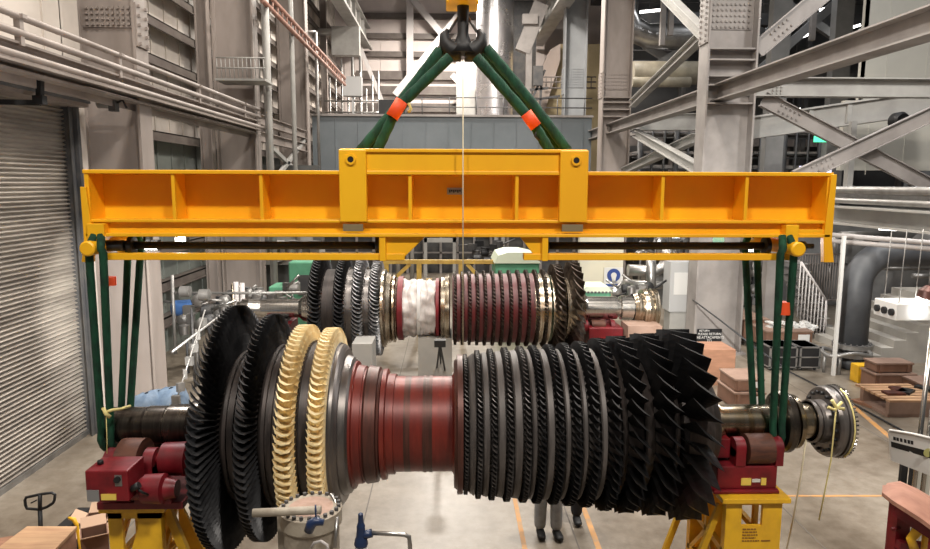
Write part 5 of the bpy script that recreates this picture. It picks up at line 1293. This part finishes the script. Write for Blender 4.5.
# blue tarps by first column
for i, (p0, p1, q0, q1, Y_) in enumerate(((130,165,393,408,10.6), (152,192,388,408,10.9), (140,178,391,400,11.4))):
    A, B = at(p0,q1,Y_), at(p1,q1,Y_); Tz = at(p0,q0,Y_).z; cx, cy = (A.x+B.x)/2, Y_; rx_, rz_ = (B.x-A.x)/2, Tz
    m = MB(); vs = []; nn, mm_ = 18, 9; r3 = random.Random(i)
    for j in range(mm_+1):
        ph = PI/2*j/mm_
        for k in range(nn):
            th = 2*PI*k/nn; f = 1 + math.cos(ph)*(.08*math.sin(th*3+i+ph*3) + .03*math.sin(th*7-ph*4))
            vs.append((cx + rx_*f*max(math.cos(ph),.02)**.6*math.cos(th), cy + .5*f*max(math.cos(ph),.02)**.6*math.sin(th), max(0, rz_*f*math.sin(ph)**.8)))
    m.add(vs, [(j*nn+k, j*nn+(k+1)%nn, (j+1)*nn+(k+1)%nn, (j+1)*nn+k) for j in range(mm_) for k in range(nn)], True)
    tag(m.build('tarp_bundle', TARP), ['crumpled blue-grey tarp bundle, the left one above the dark journal', 'crumpled blue-grey tarp bundle against the largest disc', 'crumpled blue-grey tarp bundle, rearmost of the three'][i], 'tarp', 'blue-grey tarp bundles')

# ================================================================== FOREGROUND BOTTOM LEFT
# pallet jack handle
Yj = 7.3
hx, hz = at(40,508,Yj).x, at(40,494,Yj).z
t = thing('pallet_jack', (hx, Yj, 0), 'black pallet jack with loop handle beside the pale wooden crate', 'pallet jack')
q = lambda p, r_: at(p, r_, Yj)
loop = [q(39,494.5),q(46,493.5),q(52,492.8),q(55,494.5),q(54.5,500),q(53,503),q(47,507),q(40,509.5),q(33,509),q(27,508.5),q(25.5,505),q(25,500),q(26,497.5),q(33,496)]
m = MB(); m.tube(loop, .016, 8, closed=True); m.build('handle_loop', BLK, t)
m = MB(); m.rod(q(40,494), q(40,512), .022, 10); m.tube([q(40,510), V((hx, Yj-.02, .5)), V((hx, Yj-.15, .25))], .024, 10); m.rod(q(31,503), q(37,500), .008, 6); m.build('handle_shaft', BLK, t)
m = MB(); m.cbox((hx, Yj, .2), .5, .2, .26); m.box(hx-.26, hx-.1, Yj+.1, Yj+1.2, .08, .14); m.box(hx+.1, hx+.26, Yj+.1, Yj+1.2, .08, .14); m.build('fork_body', BLK, t)
m = MB(); m.rod((hx-.07, Yj-.2, .09), (hx+.07, Yj-.2, .09), .09, 16); m.build('steer_wheel', RUB, t)
# pale wooden crate (rotated)
T0, T1, T2, T3 = atz(14,549,.78), atz(22,526,.78), atz(76,527,.78), atz(57,549,.78)
t = thing('wooden_crate', (T0.x, 4.6, 0), 'pale plywood crate with flat lid at the lower left corner', 'crate')
a, b = atz(27,526,.80), atz(77,526,.80); c_, d_ = atz(48,556,.80), atz(-14,556,.80)
def slab(quad, z0_, z1_):
    mb = MB(); vs = [V((v.x,v.y,z0_)) for v in quad] + [V((v.x,v.y,z1_)) for v in quad]
    mb.add(vs, [(3,2,1,0),(4,5,6,7),(0,1,5,4),(1,2,6,5),(2,3,7,6),(3,0,4,7)]); return mb
slab([d_, c_, b, a], .76, .80).build('lid', WOOD, t, bevel=.006)
ce = (a+b+c_+d_)/4; ins = [v.lerp(ce, .04) for v in (d_, c_, b, a)]
slab(ins, .10, .76).build('crate_body', WOOD2, t)
m = MB()
for f in (.1, .5, .9): p = d_.lerp(c_, f); q_ = a.lerp(b, f); m.bar(V((p.x,p.y,.05)).lerp(V((q_.x,q_.y,.05)), .05), V((p.x,p.y,.05)).lerp(V((q_.x,q_.y,.05)), .95), .1, .1)
m.build('skids', WOOD, t)
c = atz(-6,545,.5); m = MB(); m.cbox((c.x, c.y, .25), .3, .3, .5, rz=.4); tag(m.build('small_box', WOOD2), 'corner of a brown box at the left picture edge beside the pale crate', 'box')
# open cardboard boxes
for i, (p, q_, Y_, s_, lab) in enumerate(((94,531,7.5,.27,'open cardboard box, the nearer one between crate and yellow stand'), (97,517,8.0,.27,'open cardboard box, the farther one between crate and yellow stand'))):
    c = at(p, q_, Y_); zt2 = c.z; R = Matrix.Rotation(.5 - i*.3, 3, 'Z')
    t = thing('cardboard_box', (c.x, Y_, 0), lab, 'box', 'open cardboard boxes'); m = MB(); h = s_/2
    for dx_, dy_, w_, d2_ in ((0,-h,s_,.012),(0,h,s_,.012),(-h,0,.012,s_),(h,0,.012,s_)):
        o = R @ V((dx_,dy_,0)); m.cbox((c.x+o.x, Y_+o.y, zt2/2), w_, d2_, zt2, rz=.5-i*.3)
    m.cbox((c.x, Y_, .01), s_, s_, .02, rz=.5-i*.3); m.build('box_walls', CARD, t)
    m = MB()
    for dx_, dy_, ax in ((0,-1,0),(0,1,0),(-1,0,1),(1,0,1)):
        o = R @ V((dx_*(h+.07),dy_*(h+.07),0)); m.cbox((c.x+o.x, Y_+o.y, zt2+.03), .16 if ax else s_, s_ if ax else .16, .008, rz=.5-i*.3, rx=(.5*dy_ if not ax else 0), ry=(-.5*dx_ if ax else 0))
    m.build('flaps', mat('cardboard_light', (.48,.32,.22), .8), t)
m = MB(); c = at(70,520,5.3); c = at(71,520,7.1); m.tube([c+V((-.03,0,.03)), c+V((.03,0,.01)), c+V((.06,.0,-.06)), c+V((.07,0,-.3)), V((c.x+.08,7.1,0))], [.01,.025,.02,.012,.012], 8); tag(m.build('yellow_strap', YEL2), 'bunched yellow strap hanging at the corner of the pale crate', 'strap')
# beige valve pot
Yv = 4.4; pc = at(311,505,Yv); r = .21; zt2 = at(311,508,Yv).z
t = thing('valve_pot', (pc.x, Yv, 0), 'beige bolted round vessel with pipes in front of the gold blade rings', 'vessel')
m = MB(); m.lathe([(zt2+.011,r*.72),(zt2+.013,.001)], (pc.x,Yv,0), 'Z', 30, caps=False); m.build('gasket_face', mat('pinkish_face', (.36,.24,.19), .5, c2=(.25,.16,.12), scale=9), t)
m = MB(); m.lathe([(0,r*.85),(zt2-.12,r*.9),(zt2-.1,r),(zt2,r),(zt2+.01,r*.93),(zt2+.01,.01)], (pc.x,Yv,0), 'Z', 40); m.build('shell', POT, t)
m = MB()
for k in range(22): a = 2*PI*k/22; tag(MB().lathe([(zt2+.005,.014),(zt2+.03,.014)], (pc.x+math.cos(a)*r*.9, Yv+math.sin(a)*r*.9, 0), 'Z', 6).build('lid_bolt', DGREY, t), 'dark lid bolt')
m = MB(); m.rod(at(253,513,4.2), at(321,510,4.2), .028, 14); m.build('cross_pipe', POT, t)
m = MB(); c = atz(316,524,zt2+.05); m.tube([c+V((-.05,0,-.05)), c+V((-.03,0,.0)), c+V((.0,0,.02)), c+V((.05,0,.01))], [.03,.035,.03,.02], 10); m.rod(c, c+V((0,0,.13)), .006, 6); m.build('valve', NAVY, t)
m = MB(); m.tube([at(330,494,4.5), at(334,498,4.5), at(336,505,4.45), at(337,520,4.3), at(335,548,4.2)], .012, 8); m.build('hook_pipe', SILV2, t)
m = MB(); m.tube([at(311,548,4.15), at(314,543,4.15), at(321,541,4.15), at(327,545,4.15), at(328,552,4.15)], .01, 8); m.build('handle', WHITES, t)
m = MB(); m.box(at(281,545,4.35).x-.02, at(286,545,4.35).x, 4.35, 4.45, 0, at(283,508,4.4).z); m.build('side_leg', POT, t)
# navy relief valve with pipe
vc = at(361,535,4.5); t = thing('relief_valve', (vc.x, 4.5, 0), 'small navy blue relief valve with a bright outlet pipe at bottom centre', 'valve')
m = MB(); z_ = lambda q_: at(361,q_,4.5).z
m.lathe([(z_(547),.04),(z_(544),.05),(z_(540),.045),(z_(536),.035),(z_(530),.03),(z_(526),.03),(z_(522),.02),(z_(514),.018),(z_(513),.01)], (vc.x,4.5,0), 'Z', 20); m.rod((vc.x,4.5,z_(536)),(at(372,536,4.5).x,4.5,z_(533)), .03, 12); m.build('valve_body', NAVY, t)
m = MB(); m.tube([at(372,533,4.5), at(404,534.5,4.5), at(409,537,4.5), at(410,545,4.5), V((at(410,545,4.5).x,4.5,.02))], .016, 10); m.build('outlet_pipe', SILV2, t)
m = MB(); m.rod((vc.x,4.5,0),(vc.x,4.5,z_(546)), .045, 14); m.build('stem_pipe', WHITES, t)

# ================================================================== PEOPLE
def skinmesh(name, chain, m_, parent, edges=None, sub=2):
    vs = [c[0] for c in chain]; rs = [c[1] for c in chain]
    if edges is None: edges = [(i, i+1) for i in range(len(vs)-1)]
    me = bpy.data.meshes.new(name); me.from_pydata([tuple(V(v)-ORG[parent.name]) for v in vs], edges, [])
    o = bpy.data.objects.new(name, me); COL.objects.link(o); o.parent = parent; me.materials.append(m_)
    sk = o.modifiers.new('skin', 'SKIN'); sk.use_smooth_shade = True
    for i, r in enumerate(rs):
        rr2 = r if isinstance(r, tuple) else (r, r)
        me.skin_vertices[0].data[i].radius = rr2
    me.skin_vertices[0].data[0].use_root = True
    s_ = o.modifiers.new('sub', 'SUBSURF'); s_.levels = sub; s_.render_levels = sub
    return o
def person(x, y, rz, feet, label, trouser, jacket, stride=0.):
    t = thing('person', (x, y, 0), label, 'person')
    R = Matrix.Rotation(rz, 3, 'Z')
    W = lambda a, b, c: V((x, y, 0)) + R @ V((a, b, c))
    fl_, fr_ = feet       # foot offsets (sideways, forward) ; forward is -y
    hipz = .92
    pts = []; rs = []; ed = []
    def add(p, r, par=None):
        pts.append(p); rs.append(r)
        if par is not None: ed.append((par, len(pts)-1))
        return len(pts)-1
    pel = add(W(0,0,.98), (.13,.10)); w1_ = add(W(0,0,1.12), (.12,.095), pel); ch = add(W(0,-.01,1.32), (.15,.11), w1_); nk = add(W(0,0,1.47), .055, ch); hd_ = add(W(0,-.01,1.60), (.075,.09), nk); add(W(0,-.01,1.70), (.07,.085), hd_)
    for s_, f in ((-1, fl_), (1, fr_)):
        h = add(W(s_*.09,0,hipz-.02), .085, pel); kn = add(W((s_*.09+f[0])/2, f[1]*.5-.02, .50), .058, h); an = add(W(f[0], f[1], .10), .042, kn)
        sh = add(W(s_*.19,0,1.41), .055, ch); el_ = add(W(s_*.25,.03,1.13), .042, sh); wr = add(W(s_*.24,-.10,.90), .027, el_); pm = add(W(s_*.235,-.13,.83), (.028,.018), wr)
        for k in range(4):
            a1 = add(W(s_*.235, -.155+.02*k, .775), .009, pm); add(W(s_*.215, -.16+.02*k, .735-.004*abs(k-1.5)), .008, a1)
        th_ = add(W(s_*.215,-.16,.82), .010, wr); add(W(s_*.20,-.175,.78), .009, th_)
    skinmesh('body', list(zip(pts, rs)), SKIN, t, ed)
    # face and hair / helmet
    m = MB()
    for s_ in (-1, 1): m.lathe([(-.008,.004),(0,.011),(.008,.004)], W(s_*.03,-.093,1.645), 'Y', 10)
    m.build('eyes', WHITE, t)
    m = MB(); hc = W(0,-.005,1.70); m.lathe([(0,.13),(.02,.115),(.06,.108),(.11,.08),(.135,.03),(.14,.001)], hc, 'Z', 28); m.build('helmet', HELM, t)
    m = MB(); m.lathe([(-.07,.096),(.0,.100)], hc + V((0,.015,0)), 'Z', 20, caps=False); m.build('hair', HAIR, t)
    # trousers
    pts2 = [(W(0,0,1.0), (.155,.12))]; e2 = []
    for s_, f in ((-1, fl_), (1, fr_)):
        i0 = len(pts2); pts2 += [(W(s_*.095,0,.86), .10), (W((s_*.09+f[0])/2, f[1]*.5-.02, .50), .082), (W(f[0], f[1], .30), .085), (W(f[0], f[1]+.005, .07), .078)]; e2 += [(0,i0),(i0,i0+1),(i0+1,i0+2),(i0+2,i0+3)]
    skinmesh('trousers', pts2, trouser, t, e2)
    # jacket
    pj = [(W(0,0,.98), (.165,.13)), (W(0,0,1.15), (.15,.12)), (W(0,-.01,1.34), (.175,.135)), (W(0,0,1.45), .08)]; ej = [(0,1),(1,2),(2,3)]
    for s_ in (-1, 1):
        i0 = len(pj); pj += [(W(s_*.20,0,1.41), .075), (W(s_*.26,.03,1.13), .060), (W(s_*.245,-.08,.93), .048)]; ej += [(2,i0),(i0,i0+1),(i0+1,i0+2)]
    skinmesh('jacket', pj, jacket, t, ej)
    for s_, f in ((-1, fl_), (1, fr_)):
        sh_ = [(W(f[0], f[1]+.05, .055), (.055,.05)), (W(f[0], f[1]-.03, .058), (.058,.052)), (W(f[0]*1.08, f[1]-.12, .05), (.058,.045)), (W(f[0]*1.12, f[1]-.20, .042), (.05,.036))]
        skinmesh('shoe', sh_, BLK, t)
    return t
pf = atz(549, 539)
person(pf.x, pf.y+.12, .1, ((-.10,0),(.095,-.05)), 'person in light grey trousers and black shoes standing behind the front rotor', JEANS, NAVYCL)
pg = atz(571, 529)
person(pg.x, pg.y+.35, -.1, ((-.14,.05),(.12,-.14)), 'person in dark trousers and black shoes standing behind the one in grey', DARKCL, HIVIS)

# ================================================================== LIGHT
def area(name, loc, size, power, col, rot=(0,0,0), sy=None):
    l = bpy.data.lights.new(name, 'AREA'); l.energy = power; l.size = size; l.color = col
    if sy: l.shape = 'RECTANGLE'; l.size_y = sy
    o = bpy.data.objects.new(name, l); COL.objects.link(o); o.location = loc; o.rotation_euler = rot
    return o
W_ = (1, .93, .84)
for i, (x, y, p) in enumerate(((-3, -3, 1300), (4.5, -3, 1800), (-3.5, 8.5, 800), (3.5, 9, 1400), (-2.5, 18, 900), (3, 20, 1200), (-2, 29, 1200), (2.5, 31, 1300), (0, 40, 2700), (12, 16, 500), (14, 28, 200))):
    area('high_bay_light', (x, y, 15.0), 1.0, p, W_ if x < 10 else (.95,.97,1))
area('bay_light', (11, 12, 11), 1.0, 700, (1,.97,.93))
for p, q_, Y_, e in ((146,246,7.1,420),(755,247,7.1,340)):
    l = bpy.data.lights.new('work_light_beam', 'POINT'); l.energy = e*.25; l.shadow_soft_size = .06; o = bpy.data.objects.new('work_light_beam', l); COL.objects.link(o); o.location = at(p, q_, Y_+.25)
    o.location.y = 7.45
for x_, y_, z_, tx, ty, tz, e in ((bx(146), 7.5, bz(247), -5.7, 12.8, 1.8, 2600), (bx(755), 7.5, bz(247), 7.1, 17.2, 2.2, 4200)):
    l = bpy.data.lights.new('work_spot', 'SPOT'); l.energy = e; l.spot_size = math.radians(46); l.spot_blend = .6; l.shadow_soft_size = .06; l.color = (1, .98, .92)
    o = bpy.data.objects.new('work_spot', l); COL.objects.link(o); o.location = (x_, y_, z_)
    o.rotation_euler = (V((tx, ty, tz)) - V((x_, y_, z_))).to_track_quat('-Z', 'Y').to_euler()
l = bpy.data.lights.new('lamp_light', 'POINT'); l.energy = 6; l.shadow_soft_size = .07; o = bpy.data.objects.new('lamp_light', l); COL.objects.link(o); o.location = lx + V((-.02,.0,-.15))

wd = bpy.data.worlds.new('world'); SC.world = wd; wd.use_nodes = True
wd.node_tree.nodes['Background'].inputs['Color'].default_value = (.80, .78, .76, 1)
wd.node_tree.nodes['Background'].inputs['Strength'].default_value = .09
SC.view_settings.view_transform = 'Standard'
SC.view_settings.look = 'None'
SC.view_settings.gamma = 1
SC.view_settings.exposure = 0.0
